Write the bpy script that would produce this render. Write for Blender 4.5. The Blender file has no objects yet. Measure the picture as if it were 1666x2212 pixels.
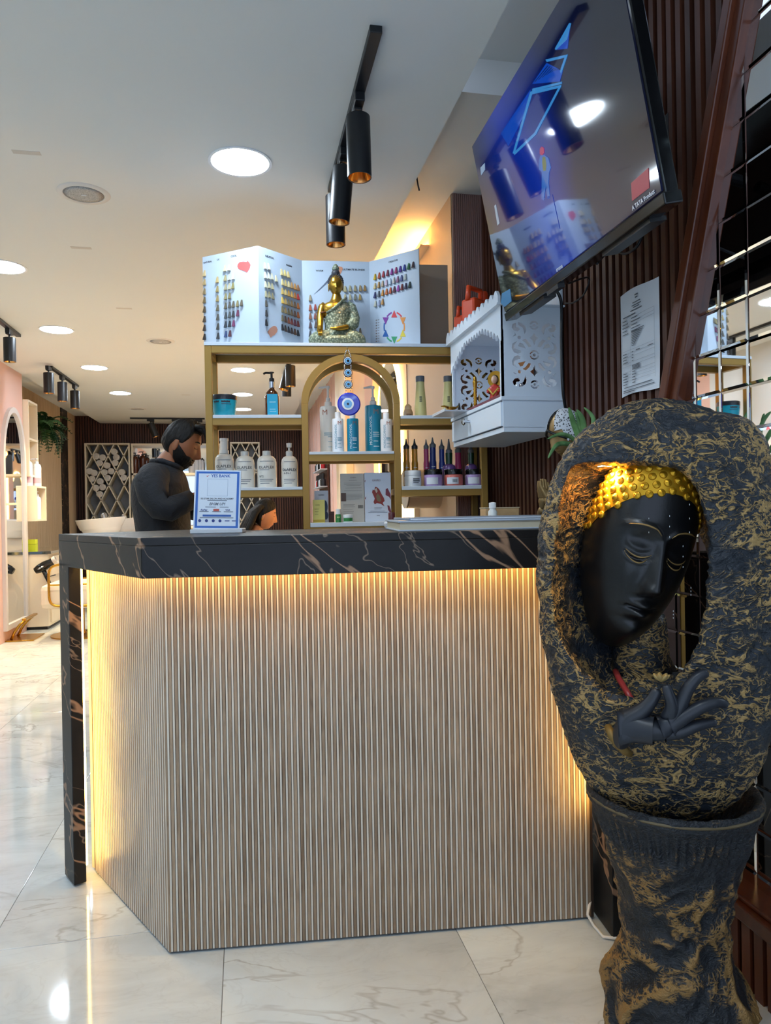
import bpy, bmesh, math, random
import numpy as np
from mathutils import Vector, Matrix, noise as mnoise
random.seed(7); PI = math.pi
sc = bpy.context.scene
COL = sc.collection
# ------------------------------------------------------------------ camera
F, CX, CY, HC = 1560.0, 833.0, 1106.0, 1.11
TH = math.atan((833-526)/F); RO = .018; PT = math.atan(4.5/F)
_fw = Vector((math.sin(TH), math.cos(TH), 0)); _rt = Vector((math.cos(TH), -math.sin(TH), 0)); _up = Vector((0, 0, 1))
FWD = _fw*math.cos(PT) - _up*math.sin(PT); _u0 = _up*math.cos(PT) + _fw*math.sin(PT)
IR = _rt*math.cos(RO) - _u0*math.sin(RO); IU = _rt*math.sin(RO) + _u0*math.cos(RO)
CAM = Vector((0, 0, HC))
cd = bpy.data.cameras.new('camera'); cam = bpy.data.objects.new('camera', cd); COL.objects.link(cam)
cd.sensor_fit = 'VERTICAL'; cd.sensor_height = 36.0; cd.lens = 36.0*F/2212.0; cd.clip_start = .05; cd.clip_end = 60
_m = Matrix((IR, IU, -FWD)).transposed().to_4x4(); _m.translation = CAM; cam.matrix_world = _m
sc.camera = cam
def ray(x, y): return FWD + IR*((x-CX)/F) - IU*((y-CY)/F)
def atz(x, y, z): d = ray(x, y); return CAM + d*((z-HC)/d.z)
def atX(x, y, X): d = ray(x, y); return CAM + d*(X/d.x)
def atY(x, y, Y): d = ray(x, y); return CAM + d*(Y/d.y)
def atD(x, y, D): return CAM + ray(x, y)*D
def atP(x, y, p, n): d = ray(x, y); return CAM + d*((Vector(p)-CAM).dot(n)/d.dot(n))
# ------------------------------------------------------------------ world, view, exposure
w = bpy.data.worlds.new('world'); sc.world = w; w.use_nodes = True
w.node_tree.nodes['Background'].inputs[0].default_value = (.62, .74, 1, 1)
w.node_tree.nodes['Background'].inputs[1].default_value = .55
sc.view_settings.view_transform = 'Standard'; sc.view_settings.look = 'None'; sc.view_settings.gamma = 1
sc.view_settings.use_curve_mapping = False; sc.view_settings.exposure = 1.68
DOWN = 30.0      # downlight diffuser strength
LED = 14.0       # warm led strip strength
SPOT = 33.0       # warm track spot watts
DAY = 120.0       # daylight through the shop front, watts
def area(name, loc, size, size_y, energy, color, rot):
    l = bpy.data.lights.new(name, 'AREA'); l.shape = 'RECTANGLE'; l.size = size; l.size_y = size_y; l.energy = energy; l.color = color
    o = bpy.data.objects.new(name, l); COL.objects.link(o); o.location = loc; o.rotation_euler = rot; return o
area('shopfront_daylight', (-.75, -1.52, 1.3), 3.2, 2.3, DAY, (.56, .80, 1), (-PI/2, 0, 0))
ZC, ZR = 2.49, 2.60          # main ceiling, raised perimeter ceiling
XW, XP = 1.16, .992          # right wall (mirror plane), pink wall beyond
YB, XL, XLP = 11.5, -2.46, -2.09
# ------------------------------------------------------------------ materials
def lin(h):
    h = h.lstrip('#'); c = [int(h[i:i+2], 16)/255 for i in (0, 2, 4)]
    return tuple(x/12.92 if x <= .04045 else ((x+.055)/1.055)**2.4 for x in c) + (1.0,)
_M = {}
def mat(name, col='#ffffff', rough=.5, metal=0, emit=0, ecol=None, trans=0, ior=1.45, coat=0, alpha=1, spec=None, sheen=0):
    if name in _M: return _M[name]
    m = bpy.data.materials.new(name); m.use_nodes = True; b = m.node_tree.nodes['Principled BSDF']
    b.inputs['Base Color'].default_value = lin(col); b.inputs['Roughness'].default_value = rough; b.inputs['Metallic'].default_value = metal
    if emit: b.inputs['Emission Color'].default_value = lin(ecol or col); b.inputs['Emission Strength'].default_value = emit
    if trans: b.inputs['Transmission Weight'].default_value = trans
    b.inputs['IOR'].default_value = ior
    if coat: b.inputs['Coat Weight'].default_value = coat; b.inputs['Coat Roughness'].default_value = .06
    if spec is not None: b.inputs['Specular IOR Level'].default_value = spec
    if sheen: b.inputs['Sheen Weight'].default_value = sheen
    m.diffuse_color = lin(col); _M[name] = m; return m
class NT:
    def __init__(s, m): s.m = m; s.t = m.node_tree; s.b = s.t.nodes['Principled BSDF']
    def n(s, typ, **kw):
        o = s.t.nodes.new(typ)
        for k, v in kw.items():
            if k.startswith('i_'):
                key = k[2:]; key = int(key) if key.isdigit() else key.replace('_', ' ')
                o.inputs[key].default_value = v
            else: setattr(o, k, v)
        return o
    def l(s, a, b): s.t.links.new(a, b)
    def coord(s, kind='Object', scale=(1, 1, 1), rot=(0, 0, 0)):
        if kind == 'World': src = s.n('ShaderNodeNewGeometry').outputs['Position']
        else: src = s.n('ShaderNodeTexCoord').outputs[kind]
        mp = s.n('ShaderNodeMapping'); mp.inputs['Scale'].default_value = scale; mp.inputs['Rotation'].default_value = rot
        s.l(src, mp.inputs[0]); return mp.outputs[0]
    def noise(s, vec, scale, detail=4, rough=.5, dist=0):
        o = s.n('ShaderNodeTexNoise'); o.inputs['Scale'].default_value = scale; o.inputs['Detail'].default_value = detail
        o.inputs['Roughness'].default_value = rough; o.inputs['Distortion'].default_value = dist; s.l(vec, o.inputs['Vector']); return o.outputs[0]
    def ramp(s, fac, stops, interp='LINEAR'):
        o = s.n('ShaderNodeValToRGB'); o.color_ramp.interpolation = interp; e = o.color_ramp.elements
        while len(e) < len(stops): e.new(.5)
        for el, (p, c) in zip(e, stops): el.position = p; el.color = lin(c) if isinstance(c, str) else c
        s.l(fac, o.inputs[0]); return o.outputs[0]
    def math(s, op, a, b=None, c=None):
        o = s.n('ShaderNodeMath', operation=op)
        for i, v in enumerate((a, b, c)):
            if v is None: continue
            if isinstance(v, (int, float)): o.inputs[i].default_value = v
            else: s.l(v, o.inputs[i])
        return o.outputs[0]
    def mix(s, fac, a, b, mode='MIX'):
        o = s.n('ShaderNodeMix', data_type='RGBA', blend_type=mode)
        for i, v in ((0, fac), (6, a), (7, b)):
            if isinstance(v, str): o.inputs[i].default_value = lin(v)
            elif isinstance(v, (int, float)): o.inputs[i].default_value = v
            elif isinstance(v, tuple): o.inputs[i].default_value = v
            else: s.l(v, o.inputs[i])
        return o.outputs[2]
    def bump(s, h, strength=.3, dist=.01):
        o = s.n('ShaderNodeBump'); o.inputs['Strength'].default_value = strength; o.inputs['Distance'].default_value = dist
        s.l(h, o.inputs['Height']); s.l(o.outputs[0], s.b.inputs['Normal']); return o.outputs[0]
    def base(s, c): s.l(c, s.b.inputs['Base Color'])
    def rough(s, c): s.l(c, s.b.inputs['Roughness'])
def vein(n, vec, scale, width, dist=.6, detail=5):
    f = n.noise(vec, scale, detail, .55, dist); a = n.math('ABSOLUTE', n.math('SUBTRACT', f, .5))
    return n.math('SUBTRACT', 1.0, n.math('MINIMUM', n.math('DIVIDE', a, width), 1.0))
# polished floor marble, one pattern offset per tile
def mk_floor():
    m = mat('floor_marble', '#c9ccd0', .07, coat=.0); n = NT(m)
    g = n.n('ShaderNodeNewGeometry'); oi = n.n('ShaderNodeObjectInfo')
    off = n.n('ShaderNodeVectorMath', operation='SCALE'); cmb = n.n('ShaderNodeCombineXYZ')
    n.l(oi.outputs['Random'], cmb.inputs[0]); n.l(oi.outputs['Random'], cmb.inputs[1]); n.l(cmb.outputs[0], off.inputs[0]); off.inputs['Scale'].default_value = 37
    ad = n.n('ShaderNodeVectorMath', operation='ADD'); n.l(g.outputs['Position'], ad.inputs[0]); n.l(off.outputs[0], ad.inputs[1])
    mp = n.n('ShaderNodeMapping'); mp.inputs['Rotation'].default_value = (0, 0, .5); mp.inputs['Scale'].default_value = (1, 1.9, 1); n.l(ad.outputs[0], mp.inputs[0]); v = mp.outputs[0]
    cloud = n.noise(v, 1.6, 6, .6, 1.2)
    c = n.ramp(cloud, [(.28, '#b3b8b8'), (.48, '#c9cfcf'), (.7, '#d4dbdb')])
    vv = n.math('MULTIPLY', vein(n, v, .8, .010, 1.4, 5), n.noise(v, 2.3, 3)); c = n.mix(n.math('MULTIPLY', vv, .75), c, '#857c72')
    v2 = n.math('MULTIPLY', vein(n, v, 2.6, .02, 2.2, 7), n.noise(v, 3.1, 3)); c = n.mix(n.math('MULTIPLY', v2, .22), c, '#8f8d8a')
    n.base(c); return m
def mk_marble():
    m = mat('black_marble', '#1c1b1e', .40, spec=.35); n = NT(m); v0 = n.coord('World', (1, 1, 1), (0, math.radians(48), math.radians(8)))
    def sc_(s):
        mp = n.n('ShaderNodeMapping'); mp.inputs['Scale'].default_value = s; n.l(v0, mp.inputs[0]); return mp.outputs[0]
    va = sc_((1, .6, .20)); vb = sc_((1, .8, .5))
    c = n.ramp(n.noise(v0, 9, 6), [(.3, '#121112'), (.7, '#1f1d1d')])
    a = n.math('MULTIPLY', vein(n, va, 4.2, .0085, .25, 4), n.ramp(n.noise(vb, 3.1, 2), [(.24, (0, 0, 0, 1)), (.40, (1, 1, 1, 1))]))
    c = n.mix(n.math('MINIMUM', n.math('MULTIPLY', a, 1.6), 1.0), c, '#94735a')
    b = n.math('MULTIPLY', vein(n, vb, 4.5, .006, .5, 4), n.ramp(n.noise(v0, 3.4, 2), [(.34, (0, 0, 0, 1)), (.5, (1, 1, 1, 1))]))
    c = n.mix(n.math('MULTIPLY', b, .7), c, '#8f7a68'); n.base(c); return m
def mk_wood(name, dark, light, scale=(30, 30, 2), rough=.45):
    m = mat(name, dark, rough); n = NT(m); v = n.coord('World', scale); r = n.n('ShaderNodeObjectInfo').outputs['Random']
    f = n.noise(v, 1.2, 5, .6, .8); f = n.math('ADD', n.math('MULTIPLY', f, .8), n.math('MULTIPLY', r, .25))
    n.base(n.ramp(f, [(.25, dark), (.75, light)])); n.bump(f, .12, .002); return m
def mk_plaster(name, col, rough=.75):
    m = mat(name, col, rough); n = NT(m); v = n.coord('World'); f = n.noise(v, 1.3, 5)
    n.base(n.mix(n.math('MULTIPLY', f, .08), lin(col), '#8a8580')); n.bump(n.noise(v, 60, 3), .04, .002); return m
M_floor = mk_floor(); M_marble = mk_marble()
M_slat = mk_wood('dark_slat_wood', '#33190f', '#57301f'); M_slat_back = mat('slat_backing', '#150b08', .7)
M_trim = mk_wood('mahogany_trim', '#3a1a0f', '#61301b', (18, 18, 3), .28)
M_ceil = mk_plaster('ceiling_paint', '#dfe0dc'); M_pink = mk_plaster('pink_paint', '#deb8ac'); M_beige = mk_plaster('beige_laminate', '#d3bb9e', .5)
M_flute = mk_plaster('mauve_flute', '#8d6a62', .5); M_white = mat('white_gloss', '#dfe4ea', .25); M_wood_pale = mk_wood('pale_fluted_wood', '#c3a680', '#e2cba8', (40, 40, 1.5))
M_gold = mat('gold_paint', '#9a7838', .42, .3); M_brass = mat('brass', '#b88a35', .25, 1); M_black = mat('black_metal', '#15171b', .38)
M_blackgloss = mat('black_gloss', '#08090b', .12); M_mirror = mat('mirror', '#e8ebee', .015, 1); M_glass = mat('clear_glass', '#ffffff', .02, trans=1, ior=1.45)
M_ledw = mat('warm_led', '#ffffff', .5, emit=LED, ecol='#ffcb66'); M_down = mat('downlight_diffuser', '#ffffff', .4, emit=DOWN, ecol='#dff0ff')
M_grout = mat('tile_joint', '#6d6a66', .7); M_cream = mat('cream_laminate', '#e5d6bd', .35); M_text = mat('print_dark', '#2b2d33', .6); M_chrome = mat('chrome', '#c9ccd2', .08, 1)
def paint(h, rough=.4, **k): return mat('paint_'+h.strip('#')+('_%d' % int(rough*100)), h, rough, **k)
# ------------------------------------------------------------------ mesh helpers
class MB:
    def __init__(s): s.v = []; s.f = []; s.mi = []; s.cur = 0
    def add(s, vs, fs):
        o = len(s.v); s.v += [tuple(p) for p in vs]; s.f += [tuple(i+o for i in f) for f in fs]; s.mi += [s.cur]*len(fs); return s
    def box(s, c, d, rz=0, M=None):
        vs = [Vector((x*d[0]/2, y*d[1]/2, z*d[2]/2)) for z in (-1, 1) for y in (-1, 1) for x in (-1, 1)]
        R = M or Matrix.Rotation(rz, 3, 'Z'); c = Vector(c)
        return s.add([c + R @ p for p in vs], [(0, 2, 3, 1), (4, 5, 7, 6), (0, 1, 5, 4), (2, 6, 7, 3), (0, 4, 6, 2), (1, 3, 7, 5)])
    def bx(s, x0, x1, y0, y1, z0, z1): return s.box(((x0+x1)/2, (y0+y1)/2, (z0+z1)/2), (abs(x1-x0), abs(y1-y0), abs(z1-z0)))
    def prism(s, poly, a0, a1, axis='z'):
        def P(p, a): return {'z': (p[0], p[1], a), 'y': (p[0], a, p[1]), 'x': (a, p[0], p[1])}[axis]
        n = len(poly); fs = [tuple(range(n-1, -1, -1)), tuple(range(n, 2*n))] + [(i, (i+1) % n, n+(i+1) % n, n+i) for i in range(n)]
        return s.add([P(p, a0) for p in poly]+[P(p, a1) for p in poly], fs)
    def ring(s, outer, inner, a0, a1, axis='y'):      # closed band between two equal-length outlines, extruded
        def P(p, a): return {'z': (p[0], p[1], a), 'y': (p[0], a, p[1]), 'x': (a, p[0], p[1])}[axis]
        n = len(outer); vs = [P(p, a0) for p in outer]+[P(p, a0) for p in inner]+[P(p, a1) for p in outer]+[P(p, a1) for p in inner]; fs = []
        for i in range(n):
            j = (i+1) % n
            fs += [(i, j, n+j, n+i), (2*n+i, 3*n+i, 3*n+j, 2*n+j), (i, 2*n+i, 2*n+j, j), (n+i, n+j, 3*n+j, 3*n+i)]
        return s.add(vs, fs)
    def lathe(s, prof, n=24, c=(0, 0, 0), M=None, sx=1, sy=1, caps=True):
        R = M or Matrix.Identity(3); c = Vector(c); vs = []; fs = []; k = len(prof)
        for i in range(n):
            a = 2*PI*i/n
            vs += [c + R @ Vector((r*math.cos(a)*sx, r*math.sin(a)*sy, z)) for r, z in prof]
        for i in range(n):
            j = (i+1) % n
            fs += [(i*k+q, j*k+q, j*k+q+1, i*k+q+1) for q in range(k-1)]
        if caps and prof[0][0] > 1e-5: fs.append(tuple(i*k for i in range(n-1, -1, -1)))
        if caps and prof[-1][0] > 1e-5: fs.append(tuple(i*k+k-1 for i in range(n)))
        return s.add(vs, fs)
    def cyl(s, p, q, r, n=16, r2=None):
        p, q = Vector(p), Vector(q); d = q-p; R = d.to_track_quat('Z', 'Y').to_matrix()
        return s.lathe([(r, 0), (r if r2 is None else r2, d.length)], n, p, R)
    def sphere(s, c, r, n=16, m=10, M=None):
        r = (r, r, r) if isinstance(r, (int, float)) else r; R = M or Matrix.Identity(3); c = Vector(c); vs = []; fs = []
        for j in range(m+1):
            t = PI*j/m
            vs += [c + R @ Vector((r[0]*math.sin(t)*math.cos(2*PI*i/n), r[1]*math.sin(t)*math.sin(2*PI*i/n), r[2]*math.cos(t))) for i in range(n)]
        for j in range(m):
            for i in range(n): k = (i+1) % n; fs.append((j*n+i, (j+1)*n+i, (j+1)*n+k, j*n+k))
        return s.add(vs, fs)
    def tube(s, pts, r, n=8, closed=False):
        pts = [Vector(p) for p in pts]; k = len(pts); rr = r if isinstance(r, (list, tuple)) else [r]*k; vs = []; fs = []; up = None
        for i, p in enumerate(pts):
            t = (pts[(i+1) % k]-pts[i-1]) if closed else (pts[min(i+1, k-1)]-pts[max(i-1, 0)])
            t.normalize()
            if up is None: up = Vector((0, 0, 1)) if abs(t.z) < .9 else Vector((1, 0, 0))
            a = t.cross(up).normalized(); up = a.cross(t).normalized()
            vs += [p + (a*math.cos(2*PI*q/n)+up*math.sin(2*PI*q/n))*rr[i] for q in range(n)]
        for i in range(k if closed else k-1):
            for q in range(n): j = (i+1) % k; z = (q+1) % n; fs.append((i*n+q, i*n+z, j*n+z, j*n+q))
        if not closed: fs += [tuple(range(n-1, -1, -1)), tuple((k-1)*n+q for q in range(n))]
        return s.add(vs, fs)
    def grid(s, fn, nu, nv, wrapu=False):
        vs = [fn(i/(nu if wrapu else nu-1), j/(nv-1)) for j in range(nv) for i in range(nu)]; fs = []
        for j in range(nv-1):
            for i in range(nu if wrapu else nu-1): k = (i+1) % nu; fs.append((j*nu+i, j*nu+k, (j+1)*nu+k, (j+1)*nu+i))
        return s.add(vs, fs)
    def build(s, name, m, parent=None, smooth=False, loc=None, bevel=0, fix=True):
        me = bpy.data.meshes.new(name); me.from_pydata(s.v, [], s.f); ms = m if isinstance(m, (list, tuple)) else [m]
        for x in ms: me.materials.append(x)
        if len(ms) > 1: me.polygons.foreach_set('material_index', s.mi)
        if fix or bevel:
            bm = bmesh.new(); bm.from_mesh(me); bmesh.ops.recalc_face_normals(bm, faces=bm.faces)
            if bevel: bmesh.ops.bevel(bm, geom=[e for e in bm.edges if e.is_manifold and e.calc_face_angle(0) > .6], offset=bevel, segments=2, affect='EDGES', profile=.5, clamp_overlap=True)
            bm.to_mesh(me); bm.free()
        if smooth:
            me.polygons.foreach_set('use_smooth', [True]*len(me.polygons))
            if smooth != 'all':
                try: me.set_sharp_from_angle(angle=math.radians(40))
                except Exception: pass
        o = bpy.data.objects.new(name, me); COL.objects.link(o)
        if parent: o.parent = parent
        if loc is not None: o.location = loc
        return o
def thing(name, label, cat, loc=(0, 0, 0), rz=0, group=None):
    o = bpy.data.objects.new(name, None); COL.objects.link(o); o.empty_display_size = .05
    o.location = loc; o.rotation_euler = (0, 0, rz); o['label'] = label; o['category'] = cat
    if group: o['group'] = group
    return o
def tag(o, label, cat, group=None):
    o['label'] = label; o['category'] = cat
    if group: o['group'] = group
    return o
def struct(o): o['kind'] = 'structure'; return o
def inst(src, parent, loc, rot=None, name=None, scale=None, color=None):
    o = bpy.data.objects.new(name or src.name.split('.')[0], src.data); COL.objects.link(o); o.parent = parent; o.location = loc
    if rot is not None: o.rotation_euler = rot
    if scale is not None: o.scale = scale
    if color is not None: o.color = color
    return o
def copy_tree(o, parent=None):
    c = o.copy(); COL.objects.link(c); c.parent = parent
    for ch in o.children: copy_tree(ch, c)
    return c
def arc(cx, cz, r, a0, a1, n): return [(cx+r*math.cos(a0+(a1-a0)*i/n), cz+r*math.sin(a0+(a1-a0)*i/n)) for i in range(n+1)]
_fc = {}
def textmesh(s, size, align='CENTER', extrude=.0002, bold=False, shear=0):
    cu = bpy.data.curves.new('lettering', 'FONT'); cu.body = s; cu.size = size; cu.align_x = align; cu.align_y = 'CENTER'
    cu.extrude = extrude; cu.resolution_u = 2; cu.shear = shear
    if bold: cu.offset = size*.018
    o = bpy.data.objects.new('lettering', cu); COL.objects.link(o); dg = bpy.context.evaluated_depsgraph_get()
    me = bpy.data.meshes.new_from_object(o.evaluated_get(dg)); bpy.data.objects.remove(o); bpy.data.curves.remove(cu); me.name = 'lettering'; return me
def text(s, size, m, parent, loc, rot=(PI/2, 0, 0), align='CENTER', bold=False, sx=1, wrap=0, vert=False, shear=0, name='lettering'):
    me = textmesh(s, size, align, bold=bold, shear=shear); me.materials.append(m)
    if vert or sx != 1 or wrap:
        for v in me.vertices:
            x, y, z = v.co.x*sx, v.co.y, v.co.z
            if vert: x, y = -y, x
            if wrap:
                a = (x+wrap[1])/wrap[0]; rr = wrap[0]+.0006+z; v.co = (rr*math.sin(a), y, rr*math.cos(a))
            else: v.co = (x, y, z)
    o = bpy.data.objects.new(name, me); COL.objects.link(o); o.parent = parent; o.location = loc; o.rotation_euler = rot; return o
# ================================================================== room shell
fl = struct(MB().bx(-2.6, 1.4, -1.6, YB+.1, -.06, -.0015).build('floor', M_grout))
_ts = {}
def tile_mesh(wd, ln):
    k = (round(wd, 3), round(ln, 3))
    if k not in _ts:
        o = MB().bx(-wd/2, wd/2, -ln/2, ln/2, -.008, 0).build('floor_tile', M_floor, bevel=.0009); _ts[k] = o.data; bpy.data.objects.remove(o)
    return _ts[k]
gx = -.068; gy = 2.007; x = gx-.5985*4
for i in range(6):
    for j in range(-3, 8):
        me = tile_mesh(.5970, 1.1785)
        o = bpy.data.objects.new('floor_tile', me); COL.objects.link(o); o.parent = fl; o.location = (gx-.5985*4+.29925+i*.5985, gy-1.18/2+j*1.18, 0)
ce = struct(MB().bx(-2.09, .735, -1.6, YB, ZC, ZC+.11).build('ceiling', M_ceil))
o = MB().bx(-2.6, 1.3, 2.5, YB+.1, ZR, ZR+.1).bx(-2.6, -2.0, -1.6, 2.5, ZR, ZR+.1).build('ceiling_slab', M_ceil, ce)
o = MB().bx(.70, 1.3, -1.6, 2.5, ZR+.125, ZR+.22).bx(.70, 1.3, 2.48, 2.5, ZR, ZR+.13).build('ceiling_upper_slab', M_ceil, ce)
for px, py in ((57, 329), (175, 535), (268, 666), (402, 853)):      # old patched fixings in the paint
    p = atz(px, py, ZC); MB().bx(p.x-.05, p.x+.05, p.y-.012, p.y+.016, ZC-.0012, ZC).build('plaster_patch', paint('#c9c3ba', .8), ce)
p = atz(877, 392, ZC); MB().tube([(.742, p.y, ZC+.03), (.748, p.y, ZC-.01), (.756, p.y+.01, ZC-.03)], .0035, 6).build('wire_stub', M_black, ce)
# ---- right wall: backing, slats, mirror tiles, rails, diagonal trim
wr = struct(MB().bx(XW+.012, XW+.1, -1.6, 3.3, 0, 2.8).build('wall_right', M_slat_back))
def dy(z): return 1.772 + (1.638-1.772)*(z-1.399)/(1.799-1.399)      # diagonal trim, left edge, Y at height z
SL = .021; PIT = .0411
def slat(y, z0, z1, d=.024):
    MB().bx(XW-d, XW+.012, y-SL/2, y+SL/2, z0, z1).build('slat', M_slat, wr, fix=False)
y = 2.0317
k = 0
for i in range(-30, 32):
    yy = y + i*PIT
    if 1.30 < yy < 3.28:
        zlo = 0.02
        # left of the diagonal: full height; right of it only above the trim
        zt = 1.399 + (yy-1.772)*(.4)/(1.638-1.772)
        if zt < 2.70: slat(yy, max(zt+.03, .0), 2.72)
for i in range(-40, 20):                                            # skirting slats below the mirror
    yy = y + i*PIT
    if .6 < yy < 2.16: MB().bx(XW-.055, XW+.012, yy-.014, yy+.014, 0, .17).build('skirting_slat', M_trim, wr, fix=False)
MB().bx(XW-.075, XW+.012, .5, 2.17, .165, .2).bx(XW-.06, XW+.012, .5, 2.17, .2, .212).build('skirting_rail', M_trim, wr, bevel=.004)
# bevelled mirror tiles, each its own piece
TY, TZ = .1005, .1038
_me = None
def mtile(y0, z0):
    global _me
    if _me is None:
        b = .0062; t = .0017; h, q = TY/2-.0006, TZ/2-.0006
        vs = [(0, -h, -q), (0, h, -q), (0, h, q), (0, -h, q), (-t, -h+b, -q+b), (-t, h-b, -q+b), (-t, h-b, q-b), (-t, -h+b, q-b)]
        _me = MB().add(vs, [(4, 5, 6, 7), (0, 1, 5, 4), (1, 2, 6, 5), (2, 3, 7, 6), (3, 0, 4, 7)]).build('mirror_tile', M_mirror, fix=False)
        bm = bmesh.new(); bm.from_mesh(_me.data); bmesh.ops.recalc_face_normals(bm, faces=bm.faces)
        if bm.faces[0].normal.x > 0: bmesh.ops.reverse_faces(bm, faces=bm.faces)
        bm.to_mesh(_me.data); bm.free()
        o = _me; o.parent = wr
    else:
        o = bpy.data.objects.new('mirror_tile', _me.data); COL.objects.link(o); o.parent = wr
    o.location = (XW+.004, y0+TY/2, z0+TZ/2)
for i in range(-8, 8):
    for j in range(-12, 13):
        y0 = 1.49+i*TY; z0 = 1.386+j*TZ
        if y0 > .75 and z0 > .13 and z0 < 2.65:
            # keep tiles to the right of the diagonal, below it they run under the slats' end
            ok = y0 < dy(z0)+.02
            if ok: mtile(y0, z0)
# diagonal mahogany moulding: two stepped strips
def diag(off0, off1, x0, x1, nm):
    a, b = .21, 2.72
    poly = [(dy(a)+off0, a), (dy(a)+off1, a), (dy(b)+off1, b), (dy(b)+off0, b)]
    MB().prism(poly, x0, x1, 'x').build(nm, M_trim, wr, bevel=.004)
diag(.0, .035, XW-.036, XW+.01, 'diagonal_moulding'); diag(-.036, .002, XW-.022, XW+.01, 'diagonal_moulding')
# ---- mauve fluted column and pink wall beyond
wp = struct(MB().bx(XP, XP+.3, 3.29, YB, 0, ZR).build('wall_right_pink', M_beige))
for i in range(17):
    xx = XP+.004+i*.0101
    MB().bx(xx, xx+.0078, 3.283, 3.292, 0, ZR).build('flute', M_flute, wp, fix=False)
MB().bx(XP, XW+.02, 3.2905, 3.30, 0, ZR).build('flute_backing', paint('#6d514b', .6), wp)
MB().bx(XP-.004, XP, 4.28, 4.30, 0, ZR).build('panel_seam', paint('#6b4a3c'), wp)
MB().bx(XP-.003, XP+.001, 7.5, YB, 0, ZR).build('pink_panel', M_pink, wp)
for i in range(9): MB().bx(XP-.012, XP-.003, 7.6+i*.42, 7.62+i*.42, 0, ZR).build('panel_batten', M_pink, wp, fix=False)
MB().bx(XP-.07, XP, 6.5, 7.2, 0, ZR).build('cream_pilaster', M_cream, wp, bevel=.004)
MB().bx(XP-.05, XP, 5.2, 5.55, 0, ZR).build('pink_pilaster', M_pink, wp, bevel=.004)
# warm lit recess (led behind a cream return)
rec = MB().bx(XP-.03, XP-.012, 5.552, 5.562, .3, ZR-.08).build('recess_led_strip', mat('recess_led', '#ffffff', .5, emit=14, ecol='#ffbe62'), wp)
# cove led lying on top of the dropped ceiling edge, washing the raised ceiling
MB().bx(.715, .733, 3.3, 10.5, ZC+.112, ZC+.122).build('cove_led_strip', mat('cove_led', '#ffffff', .5, emit=60, ecol='#ffb45e'), ce)
MB().bx(XP-.05, XP, 3.7, 6.4, 2.500, 2.508).build('cornice_lip', M_beige, wp); MB().bx(XP-.032, XP-.014, 3.72, 6.38, 2.509, 2.516).build('cornice_led_strip', mat('cornice_led', '#ffffff', .5, emit=30, ecol='#ffb65c'), wp)
# ---- left side
wl = struct(MB().bx(XL-.1, XL, 7.5, YB+.1, 0, ZR).build('wall_left', M_wood_pale))
yy = 7.7
while yy < YB-.02:                                   # fine pale fluting, stays one textured part beyond counting
    yy += 10
nb = MB(); yy = 7.7
while yy < YB: nb.bx(XL, XL+.008, yy, yy+.016, 0, ZR); yy += .03
o = nb.build('fluting', M_wood_pale, wl, fix=False); o['kind'] = 'stuff'
for y0, y1 in ((8.15, 8.32), (10.62, 10.98)): MB().bx(XL-.01, XL+.02, y0, y1, 0, ZR).build('black_marble_strip', M_marble, wl)
wlp = struct(MB().bx(XLP-.42, XLP, 6.2, 7.57, 0, ZR).build('wall_left_pink', M_pink)); struct(MB().bx(XLP-.42, XLP, -1.6, 6.2, 0, ZR).build('wall_left_near', mk_plaster('white_wall_paint', '#d3d8d8')))
# ---- back wall with dark slats
wb = struct(MB().bx(XL, XW+.3, YB+.012, YB+.1, 0, ZR).build('wall_back', M_slat_back))
sb = None
for i in range(92):
    xx = XL+.02+i*.0372
    if xx > XP: break
    if sb is None: sb = MB().bx(-.0125, .0125, -.012, .012, 0, ZR).build('slat', M_slat, wb, fix=False); sb.location = (xx, YB+.004, 0)
    else: inst(sb, wb, (xx, YB+.004, 0))
# ---- front of the shop behind the camera
wf = struct(MB().bx(-2.6, 1.4, -1.75, -1.6, 2.45, 2.9).bx(-2.6, -2.4, -1.75, -1.6, 0, 2.45).bx(.9, 1.4, -1.75, -1.6, 0, 2.45).build('wall_front', M_ceil))
wn = struct(MB().bx(-2.4, -2.36, -1.7, -1.65, 0, 2.45).bx(.86, .9, -1.7, -1.65, 0, 2.45).bx(-.77, -.73, -1.7, -1.65, 0, 2.45).bx(-2.4, .9, -1.7, -1.65, 2.41, 2.45).build('window_1', M_black))
# ================================================================== ceiling fittings
def downlight(p, label, r=.112):
    t = thing('downlight', label, 'ceiling light', (p[0], p[1], ZC), 0, 'round recessed downlights')
    MB().lathe([(r, 0), (r+.012, 0), (r+.012, -.004), (r, -.0035)], 40, caps=False).build('trim_ring', paint('#e4e6ea', .4), t, smooth=True)
    MB().lathe([(0, -.0032), (r*.6, -.0036), (r, -.0030)], 40).build('diffuser', M_down, t, smooth='all')
DL = [((519, 350), 'large bright round downlight between ceiling speaker and near track'), ((5, 576), 'bright downlight cut by the left edge of the photo'),
      ((122, 712), 'round downlight above the left black track lights'), ((204, 794), 'round downlight right of three hanging black track spots'),
      ((260, 849), 'farthest left round downlight before the dark slat wall'), ((525, 799), 'downlight seen just under the top shelf rail'),
      ((524, 852), 'downlight seen between teal jar and amber oil bottle'), ((524, 884), 'lowest downlight seen over the shelf with teal jar')]
for (px, py), lb in DL: downlight(atz(px, py, ZC), lb)
for i, (x, y) in enumerate([(.0, .55), (-1.3, .55), (-1.3, 2.6)]): downlight((x, y), 'unseen downlight added for foreground light')  # unseen lamps carrying on the grid, added to light the foreground
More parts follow.
